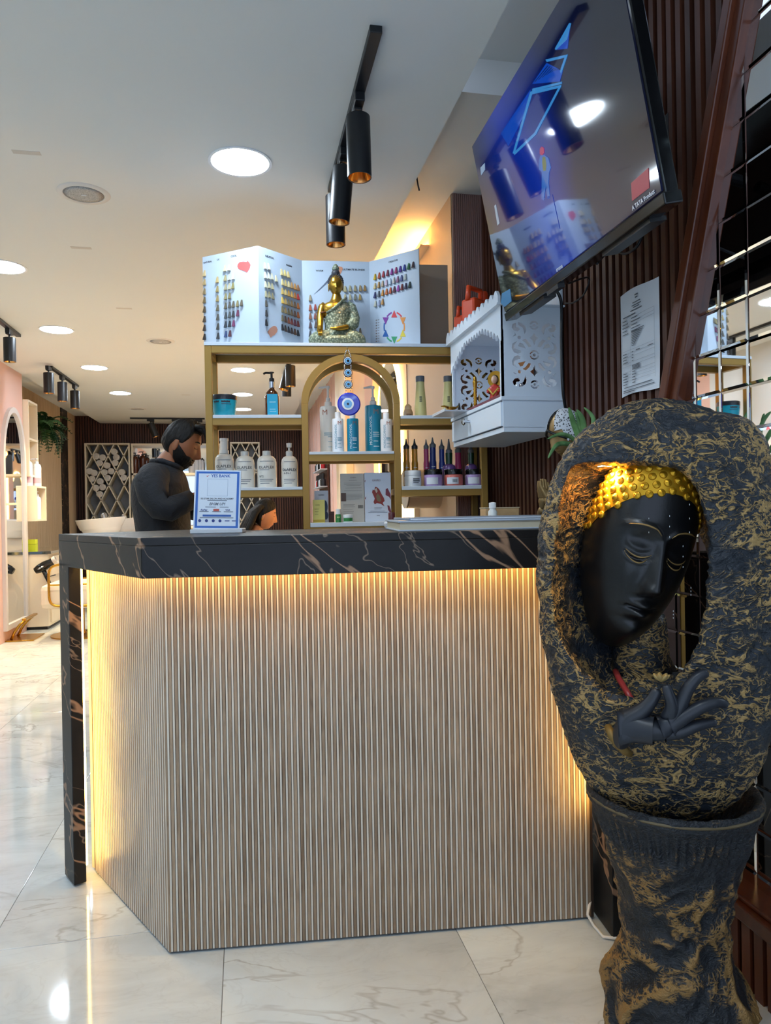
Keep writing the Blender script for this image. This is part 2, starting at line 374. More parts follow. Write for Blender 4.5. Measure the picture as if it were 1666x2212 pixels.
def speaker(px, py, lb, r=.105):
    p = atz(px, py, ZC); t = thing('ceiling_speaker', lb, 'speaker', (p.x, p.y, ZC), 0, 'round ceiling speakers')
    MB().lathe([(r*.78, -.003), (r*.8, -.006), (r, -.004), (r+.004, 0)], 36, caps=False).build('rim', paint('#d6d3ce', .5), t, smooth=True)
    gm = mat('speaker_grille', '#a9a7a3', .6); 
    if 'g' not in _fc:
        _fc['g'] = 1; n = NT(gm); v = n.n('ShaderNodeTexVoronoi'); v.inputs['Scale'].default_value = 260; n.l(n.coord('Object'), v.inputs['Vector'])
        n.base(n.ramp(v.outputs[0], [(.2, '#6f6e6b'), (.5, '#b8b6b2')]))
    MB().lathe([(0, -.0075), (r*.5, -.007), (r*.79, -.004)], 36).build('grille', gm, t, smooth='all')
    MB().box((0, 0, -.0085), (.022, .006, .002)).build('badge', paint('#dcdcdc'), t)
speaker(181, 418, 'large grey round ceiling speaker near the left edge'); speaker(347, 737, 'mid-sized ceiling speaker above the towel wall'); speaker(297, 883, 'farthest flat oval ceiling speaker near back slat wall')
M_refl = mat('spot_reflector', '#d8a05a', .18, 1); M_spotglow = mat('spot_lamp', '#ffffff', .4, emit=30, ecol='#ffb56b')
def track(p0, p1, label, heads, group, on=True, warm=1.0):
    p0, p1 = Vector(p0), Vector(p1); d = p1-p0; L = d.length; a = math.atan2(d.y, d.x)
    t = thing('track_light', label, 'track light', (p0.x, p0.y, ZC), a, 'black ceiling track lights')
    MB().bx(0, L, -.018, .018, -.022, 0).build('track', M_black, t, bevel=.002)
    for s, tilt, pan, r, ln in heads:
        MB().bx(s-.05, s+.05, -.016, .016, -.052, -.02).bx(s-.012, s+.05, -.014, .014, -.062, -.05).build('adapter', M_black, t, bevel=.003)
        R = Matrix.Rotation(pan, 3, 'Z') @ Matrix.Rotation(tilt, 3, 'Y')
        piv = Vector((s, 0, -.085)); h = MB().cyl((s, 0, -.05), piv, .007, 10)
        h.lathe([(r*.25, .012), (r, .004), (r, -ln), (r*.93, -ln), (r*.93, -ln+.004)], 28, piv, R, caps=False).build('lamp_head', M_black, t, smooth=True)
        hd = t.children[-1]
        MB().lathe([(r*.93, -ln+.003), (r*.62, -ln+.045), (r*.36, -ln+.07)], 24, piv, R, caps=False).build('reflector', M_refl, hd, smooth='all')
        MB().lathe([(0, -ln+.068), (r*.37, -ln+.068)], 20, piv, R).build('bulb', M_spotglow if on else M_black, hd)
        if on:
            l = bpy.data.lights.new('spot_beam', 'SPOT'); l.energy = SPOT*warm; l.color = (1, .77, .42); l.spot_size = 1.5; l.spot_blend = .8; l.shadow_soft_size = .03
            lo = bpy.data.objects.new('spot_beam', l); COL.objects.link(lo); lo.parent = t
            q = piv + R @ Vector((0, 0, -ln+.02)); lo.matrix_local = Matrix.Translation(q) @ R.to_4x4()
tx = atz(812, 56, ZC).x
track((tx, 2.02), (tx, 3.07), 'near black track with three cylinder spots above the counter', [(.34, .05, 0, .040, .20), (.70, -.1, 1.2, .040, .20), (.95, 0, 0, .040, .195)], 'near', True, .08)
a, b = atz(40, 722, ZC), atz(0, 700, ZC); d = (b-a); 
track((a.x, a.y), (a.x, a.y-1.1), 'black track light cut off by the left edge above pink wall', [(.22, 0, 0, .042, .17), (.6, 0, 0, .042, .17)], 'left', True, .8)
a, b = atz(109, 790, ZC), atz(167, 832, ZC)
track((b.x, b.y), (a.x, a.y), 'black track with three short spots hanging over hanging fern', [(.12, 0, 0, .045, .18), (.62, 0, 0, .045, .18), (1.1, 0, 0, .045, .18)], 'left2', True, .8)
a, b = atz(281, 902, ZC), atz(441, 900, ZC)
track((a.x, a.y), (b.x, a.y), 'long black track along the dark slat back wall', [(.28, .35, PI, .05, .2), (.62, .1, PI/2, .05, .2), (.95, .2, 0, .05, .2)], 'back', True, .8)
a = atz(623, 783, ZC)
track((a.x, a.y+.6), (a.x, a.y-.5), 'black track spots seen through the shelf above amber bottle', [(.3, .2, 0, .045, .18), (.6, .3, 2, .045, .18), (.85, 0, 0, .045, .18)], 'mid', True, .8)
# ================================================================== reception counter
C0 = Vector((-.202, 1.890, 0)); CR = Vector((.905, 1.798, 0)); CLp = Vector((-.475, 2.385, 0)); HT = 1.054; HB = .957
u1 = (CR-C0).normalized(); n1 = Vector((u1.y, -u1.x, 0)); u2 = (CLp-C0).normalized(); n2 = Vector((-u2.y, u2.x, 0))
if n1.y > 0: n1 = -n1
if n2.x > 0: n2 = -n2
def isect(p, d, q, e):
    t = ((q-p).x*e.y-(q-p).y*e.x)/(d.x*e.y-d.y*e.x); return p+d*t
OF1, OF2 = .10, .08
K = isect(C0+n1*OF1, u1, C0+n2*OF2, u2)                       # outer band corner
BL = K + u2*((CLp+u2*.03-K).dot(u2)); BR = K + u1*(CR+u1*.085-K).dot(u1)
ct = thing('reception_counter', 'L-shaped reception counter with black veined marble band and pale fluted front', 'counter', (C0.x, C0.y, 0))
def L(v): return (v.x-C0.x, v.y-C0.y)
inn = .55
BLi = BL - n2*.42; Ki = isect(C0-n1*.42, u1, C0-n2*.32, u2); BRi = BR - n1*.52
top = [BL, K, BR, BRi, Ki, BLi]
MB().prism([L(p) for p in top], HT-.02, HT).build('countertop', M_marble, ct, bevel=.002)
th = .022
def wallstrip(p, q, inner, z0, z1, nm, m, par=ct, bev=0):
    return MB().prism([L(p), L(q), L(q+inner), L(p+inner)], z0, z1).build(nm, m, par, bevel=bev)
Ka = isect(K-n1*th, u1, K-n2*th, u2)
MB().prism([L(K), L(BR), L(BR-n1*th), L(Ka)], HB, HT-.02).build('marble_fascia', M_marble, ct, bevel=.0015)
MB().prism([L(BL), L(K), L(Ka), L(BL-n2*th)], HB, HT-.02).build('marble_fascia', M_marble, ct, bevel=.0015)
MB().prism([L(K-n1*th-n2*th), L(BR-n1*th), L(BR-n1*(OF1+.03)), L(isect(C0-n1*.03, u1, C0-n2*.03, u2)), L(BL-n2*(OF2+.03)), L(BL-n2*th)], HB+.045, HB+.055).build('soffit_board', M_cream, ct)
# marble legs
lw = .092
MB().prism([L(BL), L(BL-u2*lw), L(BL-u2*lw-n2*.036), L(BL-n2*.036)], 0.006, HB+.01).build('marble_leg', M_marble, ct, bevel=.002)
MB().prism([L(BR), L(BR-u1*.075), L(BR-u1*.075-n1*.30), L(BR-n1*.30)], .004, HB+.01).build('marble_leg', M_marble, ct, bevel=.002)
# fluted panels
M_flbase = mat('flute_groove', '#3a2b20', .6); M_flw = mat('flute_cap', '#d8cfc0', .4); M_flb = mk_wood('flute_brown', '#755c44', '#b0967a', (60, 60, 9), .45)
MB().prism([L(C0-n1*.001), L(CR), L(CR-n1*.02), L(C0-n1*.02)], .006, HB+.05).build('panel_board', M_flbase, ct)
MB().prism([L(C0-n2*.001), L(C0-n2*.02), L(CLp-n2*.02), L(CLp)], .006, HB+.05).build('panel_board', M_flbase, ct)
zlen = HB+.045-.007
cap = MB().bx(-.0023, .0023, -.0017, .001, 0, zlen).build('flute_cap', M_flw, ct, bevel=.0005)
brn = MB().bx(-.0038, .0038, -.0010, .001, 0, zlen).build('flute_strip', M_flb, ct, bevel=.0005)
def flutes(p0, u, n, length, first):
    k = int(length/.0148); a = math.atan2(u.y, u.x)
    if (Matrix.Rotation(a, 3, 'Z') @ Vector((0, -1, 0))).dot(n) < 0: a += PI
    for i in range(k):
        p = p0+u*(.006+i*(length-.01)/k)
        for j, src in enumerate((cap, brn)):
            q = p+u*(.0074*j)
            if first and i == 0: src.location = (q.x-C0.x, q.y-C0.y, .007); src.rotation_euler = (0, 0, a)
            else: inst(src, ct, (q.x-C0.x, q.y-C0.y, .007), (0, 0, a))
MB().prism([L(C0+u1*.0035), L(C0+n1*.0012+u1*.0035), L(isect(C0+n1*.0012, u1, C0+n2*.0012, u2)), L(C0+n2*.0012+u2*.004), L(C0+u2*.004)], .006, HB+.05).build('corner_strip', M_flb, ct)
flutes(C0, u1, n1, (CR-C0).length, True); flutes(C0, u2, n2, (CLp-C0).length, False)
# cream return beside the left leg and the led strips tucked behind band and legs
MB().prism([L(CLp), L(CLp-n2*.02), L(BL-u2*lw*.2-n2*(OF2+.02)), L(BL-u2*lw*.2-n2*(OF2-.004))], .01, HB+.05).build('return_panel', M_cream, ct)
def strip(p, q, nrm, z0, z1, nm='led_strip'): MB().prism([L(p), L(q), L(q-nrm*.008), L(p-nrm*.008)], z0, z1).build(nm, M_ledw, ct)
strip(C0+n1*.05+u1*(-.02), CR+n1*.05, n1, HB+.036, HB+.044)
strip(C0+n2*.045, CLp+n2*.045, n2, HB+.036, HB+.044)
q = BL-u2*(lw*.86)-n2*.0365; strip(q, q+u2*.012, n2, .05, HB-.005)
q = BR-u1*.0765-n1*.045; MB().prism([L(q), L(q-u1*.006), L(q-u1*.006-n1*.012), L(q-n1*.012)], .30, HB-.005).build('led_strip', M_ledw, ct)
MB().prism([L(C0-n1*.02+u1*.02), L(CR-n1*.02), L(CR-n1*.3), L(C0-n1*.3)], .0, .0065).build('plinth', mat('plinth_black', '#0c0b0b', .7), ct)
# white cable at the right leg
p = atz(1272, 1985, .008); q = atz(1330, 2012, .008)
cb = MB().tube([(p.x+.02, p.y+.02, .06), (p.x-.003, p.y, .02), (p.x, p.y-.03, .006), (q.x-.04, q.y-.012, .006), (q.x, q.y-.03, .006), (q.x+.06, q.y-.01, .006)], .004, 8).build('power_cable', paint('#e8e4dc'), None, smooth='all')
tag(cb, 'thin white cable curling out at the counter foot by fountain pedestal', 'cable')
# ---- payment sign on the counter
tp = atz(467, 1152, HT)
sg = thing('payment_sign', 'white acrylic payment sign with blue border reading YES BANK', 'sign', (tp.x, tp.y+.02, HT), -TH+.03)
Zs = (Vector((tp.x, tp.y, HT))-CAM).dot(FWD); k = Zs/F
W2, HH = 101*k/2, 131*k
MB().box((.003, .012, .006), (113*k, .06, .012)).build('base', paint('#d9dde2', .25), sg, bevel=.002)
Rt = Matrix.Rotation(math.radians(-7), 3, 'X') @ Matrix.Rotation(math.radians(1.6), 3, 'Y')
pl = MB().box((0, 0, HH/2), (W2*2, .004, HH), M=Matrix.Identity(3)).build('plate', paint('#dfe8f2', .2), sg, bevel=.0015)
pl.rotation_euler = (math.radians(-7), math.radians(1.6), 0); pl.location = (0, 0, .01)
bw, bh = W2*.93, HH*.475
MB().ring([(-bw, HH/2-bh), (bw, HH/2-bh), (bw, HH/2+bh), (-bw, HH/2+bh)], [(-bw*.89, HH/2-bh*.93), (bw*.89, HH/2-bh*.93), (bw*.89, HH/2+bh*.93), (-bw*.89, HH/2+bh*.93)], -.0026, -.0019).build('blue_border', paint('#2f68bd', .35), pl)
Mbl, Mnv = paint('#2f5fae', .5), paint('#2b3e86', .5)
def st(s, size, m, x, z, **kw): return text(s, size, m, pl, (x*W2, -.0024, z*HH), **kw)
st('YES BANK', .0118, Mbl, .12, .90, bold=True)
MB().prism([(-.52*W2, .905*HH), (-.46*W2, .885*HH), (-.36*W2, .917*HH), (-.46*W2, .897*HH)], -.0026, -.002, 'y').build('tick_mark', paint('#d2473f'), pl)
MB().ring([(-.44*W2, .56*HH), (.44*W2, .56*HH), (.44*W2, .85*HH), (-.44*W2, .85*HH)], [(-.43*W2, .564*HH), (.43*W2, .564*HH), (.43*W2, .846*HH), (-.43*W2, .846*HH)], -.0024, -.0019).build('code_frame', paint('#8fa3bb'), pl)
st('SG STAR SALON AND ACADEMY', .0062, M_text, 0, .515, bold=True); st('BHIM UPI', .0108, paint('#6d7280'), 0, .425, bold=True, shear=.25)
st('RuPay', .0075, Mnv, -.56, .325, bold=True, shear=.3); st('VISA', .0068, Mnv, .47, .325, bold=True)
MB().bx(-.15*W2, .1*W2, -.0026, -.0019, .305*HH, .345*HH).build('card_logo', paint('#c65a4c'), pl)
MB().bx(-.6*W2, .62*W2, -.0026, -.0019, .215*HH, .247*HH).build('blue_bar', Mbl, pl)
lp = MB()
for z, a, b in ((.478, -.42, .42), (.368, -.5, -.05), (.368, .12, .5), (.29, -.75, -.35), (.29, -.2, .18), (.29, .3, .7), (.19, -.72, .72)): lp.bx(a*W2, b*W2, -.0025, -.0019, z*HH, z*HH+.0022)
lp.build('small_print', paint('#7d8796'), pl)
for i in range(4): MB().lathe([(0, 0), (.0042, 0), (.0042, .0008)], 14, ((-.72+i*.29)*W2, -.0019, .145*HH), Matrix.Rotation(PI/2, 3, 'X')).build('app_icon', Mnv, pl)
for i in range(2): MB().bx((.36+i*.3)*W2, (.56+i*.3)*W2, -.0025, -.0019, .137*HH, .152*HH).build('app_icon', Mnv, pl)
# ---- album lying on the counter (large pale folder)
pa, pb = atz(888, 1141, HT), atz(1190, 1141, HT)
al = thing('photo_album', 'large pale grey hardback album lying flat on the marble counter', 'book', (.60, 1.94, HT), math.atan2(u1.y, u1.x))
MB().bx(-.20, .26, -.15, .15, 0, .004).build('back_cover', paint('#b9c2cf', .35), al, bevel=.0015)
MB().bx(-.195, .255, -.145, .14, .004, .022).build('pages', paint('#cfc3a8', .7), al)
MB().bx(-.20, .26, -.15, .15, .022, .027).build('front_cover', paint('#aab4c2', .3), al, bevel=.0015)
c2 = thing('grey_folder', 'thin slate grey folder on top of the pale album', 'folder', (.62, 1.96, HT+.027), math.atan2(u1.y, u1.x)+.03)
MB().bx(-.19, .25, -.13, .13, 0, .006).build('cover', paint('#7f8a9a', .35), c2, bevel=.002); MB().bx(-.185, .25, -.131, .125, .0015, .0045).build('sheets', paint('#d5d9de'), c2)
d = thing('hand_stamp', 'small round stamp with dark red cap beside the album', 'stamp', (atz(893, 1141, HT).x-.02, atz(893, 1141, HT).y+.22, HT))
MB().lathe([(.0, 0), (.024, 0), (.026, .012), (.02, .02), (0, .022)], 24).build('base', paint('#c9ccd2', .3), d, smooth=True)
MB().lathe([(.0, .02), (.011, .02), (.011, .045), (.009, .048), (0, .048)], 20).build('cap', paint('#5a2024', .3), d, smooth=True)
p = atz(1165, 1135, HT)
bxo = thing('wooden_box', 'small pale wooden box beside brass figure on the counter', 'box', (.80, 2.20, HT), -.08)
MB().bx(-.05, .06, -.035, .035, 0, .055).build('body', mk_wood('box_wood', '#b08a5c', '#cfae80', (10, 60, 10)), bxo, bevel=.003); MB().bx(-.051, .061, -.036, .036, .055, .058).build('lid', paint('#d4c3a0'), bxo)
wb_ = thing('white_bottle', 'tiny white capped bottle in front of small wooden box', 'bottle', (.752, 2.115, HT))
MB().lathe([(0, 0), (.014, 0), (.014, .045), (.009, .052), (.009, .056)], 20).build('body', paint('#dfe2df', .3), wb_, smooth=True); MB().lathe([(.011, .055), (.011, .072), (0, .074)], 20).build('cap', paint('#f1f1ef', .3), wb_, smooth=True)
# ================================================================== heads (shared sculpting function)
def G(x, s): return math.exp(-(x/s)**2)
def face_disp(u, w, fine=0, nose=1.0):
    d = 0.0; au = abs(u)
    if -.55 < w < .25:
        t = min(1, max(0, (.16-w)/.50)); h = (.03+.19*t**1.35)*nose; s = .085+.075*t
        if w < -.35: h *= max(0, 1-((-.35-w)/.11))**.6 if w > -.46 else 0
        if w > .05: h *= max(0, 1-(w-.05)/.2)
        d += h*G(u, s)
        d += .055*nose*G(au-.13, .065)*G(w+.365, .06)
    d -= .07*G(au-.36, .2)*G(w-.06, .12); d += .045*G(au-.37, .15)*G(w-.035, .065); d += .03*G(au-.36, .26)*G(w-.22, .07)
    d += .052*G(u, .2)*G(w+.555, .04) + .055*G(u, .165)*G(w+.655, .045) - .035*G(u, .25)*G(w+.607, .016)
    d += .06*G(u, .2)*G(w+.87, .13) - .02*G(u, .3)*G(w+.75, .04) + .03*G(au-.5, .22)*G(w+.25, .2)
    if fine:
        bw = .20+.06*math.cos((au-.40)*4.2) - .10*max(0, .2-au)*3; d += .026*G(w-bw, .022)*(1 if .10 < au < .68 else G(min(abs(au-.10), abs(au-.68)), .05))
        if .14 < au < .62:
            x = (au-.38)/.24; lid = -.015-.055*(1-x*x); d += .026*G(w-lid, .016)*(1-x**4); d -= .030*G(w-(lid-.034), .013)*(1-x**4); d += .018*G(w-(lid-.06), .014)*(1-x**4)
            d += .02*G(w-(lid+.075), .03)*(1-x**4)
        mz = -.607+.03*(au/.26)**2*(.6 if au < .3 else 0); d -= .03*G(w-mz, .011)*(1 if au < .27 else G(au-.27, .03))
        d += .03*G(u, .21)*G(w+.56, .04) + .035*G(u, .17)*G(w+.66, .05)
        d += .014*G(w-(-.525+.02*math.cos(u*18)), .014)*G(u, .22)
    return d
def head_fn(a, b, c, fine=0, nose=1.0, jaw=.30, fs=1.0):
    def fn(iu, iv):
        t = PI*iv; az = 2*PI*iu
        x = math.sin(t)*math.sin(az); y = -math.sin(t)*math.cos(az); z = math.cos(t); w = z
        if z < 0: x *= 1-jaw*(-z)**1.6*.6
        # squarer lower face, flatter front
        if y < 0: y *= .92 + .10*max(0, -w)
        elif w < -.2: y *= 1-.55*min(1, (-w-.2)/.6)
        X, Y, Z = a*x*1.02, b*y, c*z
        f = max(0, -y)
        if f > .05:
            u = X/a; k = min(1, f*2.2); Y -= c/fs*face_disp(u, w*fs, fine, nose)*k
        return (X, Y, Z)
    return fn
def surf(fn, u, w, jaw, lift=.0005):      # point on a head's front at face coordinates (u, w)
    t = math.acos(max(-1, min(1, w))); jk = 1-jaw*(-w)**1.6*.6 if w < 0 else 1
    az = math.asin(max(-.99, min(.99, u/(1.02*jk*max(.05, math.sin(t)))))); return Vector(fn((az/(2*PI)) % 1, t/PI))+Vector((0, -lift, 0))
def add_ears(mb, a, c, size=1.0, droop=0):
    for sx in (-1, 1):
        R = Matrix.Rotation(sx*.25, 3, 'Z')
        mb.sphere((sx*a*1.0, a*.12, -.08*c-droop*.15*c), (.10*a*size, .20*a*size, .27*c*size+droop*.12*c), 12, 10, R)
        mb.sphere((sx*a*1.06, a*.08, -.05*c), (.05*a*size, .12*a*size, .17*c*size), 10, 8, R)
# ================================================================== gold shelf unit
AS = math.radians(-4.75); Su = Vector((math.cos(AS), math.sin(AS), 0)); Sv = Vector((-math.sin(AS), math.cos(AS), 0))
S0 = atD(723, 742, 3.12); S0.z = 0; SD = .22; TB = .029
def sh(px, py, d=0.0):
    q = atP(px, py, S0+Sv*d, Sv)-S0; return q.dot(Su), q.z
def shw(s, d, z=0): p = S0+Su*s+Sv*d; return (p.x, p.y, z)
su = thing('display_shelf', 'open gold-painted metal shelf unit with central arch and white boards', 'shelf', (S0.x, S0.y, 0), AS)
sL, sR, aL, aR = -.552, .667, -.148, .281; ac = (aL+aR)/2; az0 = 1.574; ro = (aR-aL)/2; ri = ro-TB
for dd in (0, SD-TB):
    for s0 in (sL, sR-TB): MB().bx(s0, s0+TB, dd, dd+TB, 0, 1.821).build('post', M_gold, su, bevel=.002)
    for s0 in (aL, aR-TB): MB().bx(s0, s0+TB, dd, dd+TB, 0, az0).build('arch_post', M_gold, su, bevel=.002)
    MB().bx(sL+TB, sR-TB, dd, dd+TB, 1.789, 1.821).build('rail', M_gold, su, bevel=.002)
    o = arc(ac, az0, ro, 0, PI, 28); i_ = arc(ac, az0, ri, 0, PI, 28)
    mb = MB()
    for k in range(28): mb.prism([o[k], o[k+1], i_[k+1], i_[k]], dd, dd+TB, 'y')
    a_ = mb.build('arch', M_gold, su)
    for s0, s1, z0, z1 in ((sL+TB, aL, 1.484, 1.512), (sL+TB, aL, 1.176, 1.204), (aL+TB, aR-TB, 1.326, 1.354), (aL+TB, aR-TB, 1.014, 1.041), (aR, sR-TB, 1.481, 1.507), (aR, sR-TB, 1.168, 1.196), (sL+TB, aL, .82, .85), (aR, sR-TB, .82, .85)):
        MB().bx(s0, s1, dd+.0005, dd+TB-.0005, z0, z1).build('rail', M_gold, su)
for s0 in (sL, sR-TB):
    for z0 in (1.789, 1.484, 1.176): MB().bx(s0+.001, s0+TB-.001, TB, SD-TB, z0, z0+.03).build('side_rail', M_gold, su)
for s0 in (aL, aR-TB):
    for z0 in (1.484, 1.326, 1.176, 1.014): MB().bx(s0+.001, s0+TB-.001, TB, SD-TB, z0, z0+.026).build('side_rail', M_gold, su)
M_board = paint('#c6d0da', .3)
ZT, ZL1, ZL2, ZM1, ZM2, ZR1, ZR2 = 1.835, 1.526, 1.216, 1.366, 1.059, 1.521, 1.212
for s0, s1, z0, z1 in ((sL-.002, sR, 1.821, ZT), (sL+TB, aL, 1.512, ZL1), (sL+TB, aL, 1.204, ZL2), (aL+TB, aR-TB, 1.354, ZM1), (aL+TB, aR-TB, 1.041, ZM2), (aR, sR-TB, 1.507, ZR1), (aR, sR-TB, 1.196, ZR2)):
    MB().bx(s0+.001, s1-.001, -.002, SD, z0, z1).build('shelf_board', M_board, su, bevel=.0012)
M_blocker = paint('#4d3a36', .5)  # unseen dark panels, added to darken what the wall mirror reflects
for s0, s1 in ((sL+TB, aL), (aL+TB, aR-TB), (aR, sR-TB)): MB().bx(s0+.002, s1-.002, .004, .022, .06, 1.008 if s0 == aL+TB else .98).build('added_front_blocker', M_blocker, su); MB().bx(s0+.002, s1-.002, SD-.02, SD-.004, .06, 1.008 if s0 == aL+TB else .98).build('added_back_blocker', M_blocker, su)
MB().bx(sR-.012, sR-.002, .03, SD-.03, .06, .98).build('added_side_blocker', M_blocker, su)
# ------------------------------------------------------------------ hair colour chart
M_sw = mat('hair_swatch', '#ffffff', .55); _n = NT(M_sw); _oi = _n.n('ShaderNodeObjectInfo')
_f = _n.noise(_n.coord('Object', (400, 400, 20)), 1, 2); _n.base(_n.mix(_n.math('MULTIPLY', _f, .45), _oi.outputs['Color'], (0, 0, 0, 1))); _n.bump(_f, .5, .002)
chart = thing('hair_colour_chart', 'tall white folding hair colour chart with rows of hair swatches', 'colour chart', (S0.x, S0.y, ZT), AS)
HCH = .424
def zz2(x, y): return 440+x/6.942, 540+y/6.942
def zz3(x, y): return 640+x/5.95, 540+y/5.95
fold = []
for (px, py) in ((438, 556), (557, 531), (652, 573), (798, 571), (905, 537)):
    # distance from the chart's own height: its top edge is HCH above the board
    lo, hi = -.2, .4
    for _ in range(40):
        m_ = (lo+hi)/2; zz = sh(px, py, m_)[1]
        if zz > ZT+HCH: hi = m_
        else: lo = m_
    d_ = min(.205, max(-.02, m_)); fold.append((sh(px, py, d_)[0], d_))
_swm = None
def swatch(panel, x, z, col, k=1.0):
    global _swm
    if _swm is None:
        vs = [(-.0028, -.001, .012), (.0028, -.001, .012), (.0028, -.005, .012), (-.0028, -.005, .012), (-.0072, -.003, -.016), (.0072, -.003, -.016), (.0072, -.011, -.016), (-.0072, -.011, -.016)]
        _swm = MB().add(vs, [(0, 1, 2, 3), (4, 7, 6, 5), (0, 4, 5, 1), (1, 5, 6, 2), (2, 6, 7, 3), (3, 7, 4, 0)]).build('swatch', M_sw, panel); o = _swm
    else: o = inst(_swm, panel, (0, 0, 0))
    o.location = (x, -.002, z); o.color = lin(col); o.scale = (k, 1, 1)
panels = []
for i in range(4):
    (s0, d0), (s1, d1) = fold[i], fold[i+1]; Lp = math.hypot(s1-s0, d1-d0); an = math.atan2(d1-d0, s1-s0)
    pn = MB().bx(0, Lp, -.002, .002, .0005, HCH).build('panel', paint('#b4c2d1', .4), chart, bevel=.0006); pn.location = (s0, d0, 0); pn.rotation_euler = (0, 0, an)
    P0 = Vector(shw(s0, d0)); ux = Vector((math.cos(an+AS), math.sin(an+AS), 0)); nn = Vector((-ux.y, ux.x, 0))
    def loc(px, py, P0=P0, ux=ux, nn=nn): q = atP(px, py, P0, nn)-P0; return q.dot(ux), q.z-ZT
    panels.append((pn, loc, Lp))
def sw(i, conv, pts, cols, k=1.0):
    pn, loc, _ = panels[i]
    for n_, (x, y) in enumerate(pts): swatch(pn, *loc(*conv(x, y)), cols[n_ % len(cols)], k)
nat = ['#d3b98a', '#b99e6d', '#8f7a55', '#79643f', '#5b4a33', '#4a3a2a', '#3a2b22', '#2a211d']
sw(0, zz2, [(28, y) for y in (350, 480, 620, 750, 890, 1035, 1165, 1300)], nat)
sw(0, zz2, [(220+2*i, 445+140*i) for i in range(7)], ['#c9b079', '#a59362', '#a38f5f', '#6d6450', '#57534c', '#47443f', '#38373b'])
sw(0, zz2, [(335, 275), (395, 265), (340, 420), (400, 408), (460, 395), (345, 555), (400, 545), (455, 535), (345, 695), (405, 685)], ['#d9cfae', '#d7d3c2', '#a79b74', '#c3bfb6', '#cfc9bd', '#a8a081', '#b9b298', '#8f8452', '#9b9169', '#857b58'])
sw(0, zz2, [(345, 835), (405, 823), (460, 812), (522, 803), (583, 792), (348, 978), (405, 970), (460, 958), (527, 945), (345, 1115), (405, 1108), (465, 1098), (348, 1260), (410, 1250)], ['#6b6453', '#5c5a56', '#6b6250', '#8d8059', '#6a624f', '#4b5054', '#53585a', '#3e3c40', '#6f3a55', '#3a3f48', '#2f3238', '#7c3d63', '#3c4d78', '#5a333c'])
sw(1, zz2, [(905, 235), (960, 245), (910, 375), (960, 385), (1010, 395), (1070, 425), (915, 515), (965, 525), (1015, 545), (920, 660), (970, 668), (1020, 690), (924, 800), (926, 945), (926, 1085)], ['#e3dfc7', '#e5e0cd', '#dfe0d4', '#dcdacb', '#d8d3bd', '#d6cda8', '#cfcaac', '#bfb797', '#b6ac86', '#a9a283', '#9b9272', '#867d62', '#5a554c', '#3d3b3c', '#2b2a2d'], .85)
sw(1, zz2, [(1155, 330), (1205, 345), (1255, 368)], ['#dcc98a', '#d9c47f', '#d7c184'], .85)
wcols = [['#d3be82', '#c9b377', '#d8c691', '#b98f5c', '#c58d4c', '#a26f45'], ['#c9a95c', '#d0b473', '#b88d46', '#c39a55', '#b06f35', '#b5322c'], ['#d3b14f', '#b09155', '#7b6a4a', '#826642', '#6b513a', '#a35c26'], ['#7a6b49', '#86714a', '#62573f', '#5f4d39', '#543c30', '#8f4a22'], ['#6b6048', '#4c3a2f', '#7c4532', '#6b332f', '#5a2c3b', '#632722'], ['#26262a', '#3a332f', '#2b2c34', '#3d302e', '#4d3527', '#1f2025']]
for r, y0 in enumerate((480, 615, 752, 888, 1020, 1157)): sw(1, zz2, [(1168+47*q, y0+17*q) for q in range(6)], wcols[r], .85)
sw(2, zz3, [(180, 617), (180, 740), (245, 735), (305, 735), (180, 850), (243, 850), (300, 850), (180, 965), (250, 960), (180, 1080), (627, 500), (690, 495), (755, 492), (822, 492), (880, 490), (627, 607), (690, 605), (755, 603), (818, 607), (757, 1040), (822, 1040)],
   ['#a19070', '#a3502b', '#9c3429', '#6b3040', '#8c5131', '#87402c', '#6a3540', '#4f3239', '#55433c', '#33323c', '#c3b88b', '#b3ab86', '#ab9c74', '#a58d62', '#a07d45', '#bfb48a', '#b5ad8c', '#8f8d7c', '#b79a5c', '#8e8876', '#7b6c58'])
sw(3, zz3, [(1025+54*q, 345-17*q) for q in range(10)], ['#d9b21f', '#b4502d', '#a31f33', '#7d1c38', '#8d2a8f', '#a2346a', '#55349b', '#2a3f9c', '#2b6e3f', '#d9dcd4', '#4a3038'], .9)
sw(3, zz3, [(1025+48.5*q, 462-14.5*q) for q in range(9)], ['#d6bd84', '#bd9256', '#c4ab8d', '#d9bfcf', '#bcd0e3', '#c6bdb6', '#9c6c8c', '#5f699b', '#cdd3cd'], .9)
sw(3, zz3, [(1025+49.5*q, 577-14.5*q) for q in range(10)], ['#272b67', '#565d68', '#cd8a2a', '#cf6f2b', '#bb4a22', '#5a1d33', '#a640a6', '#7d2a26', '#2e2a4d', '#22362c'], .9)
sw(3, zz3, [(1030, 690), (1078, 680), (1122, 662)], ['#d8d7c3', '#9da6c4', '#bd8a46'], .9)
sw(3, zz3, [(1515, 190)], ['#4a3038'], .9)
for i, conv, x, y, s, z in ((0, zz2, 66, 185, 'NATURAL', .0105), (0, zz2, 225, 148, 'UC', .0105), (0, zz2, 455, 95, 'COOL', .011), (1, zz2, 985, 110, 'NEUTRAL', .0115), (1, zz2, 1275, 238, 'WARM', .0115), (2, zz3, 300, 270, 'WARM', .011), (2, zz3, 740, 257, 'ULTIMATE BLONDE', .0115), (3, zz3, 1250, 147, 'CREATIVE', .0115)):
    pn, loc, _ = panels[i]; lx, lz = loc(*conv(x, y)); text(s, z, M_text, pn, (lx, -.0026, lz), bold=True)
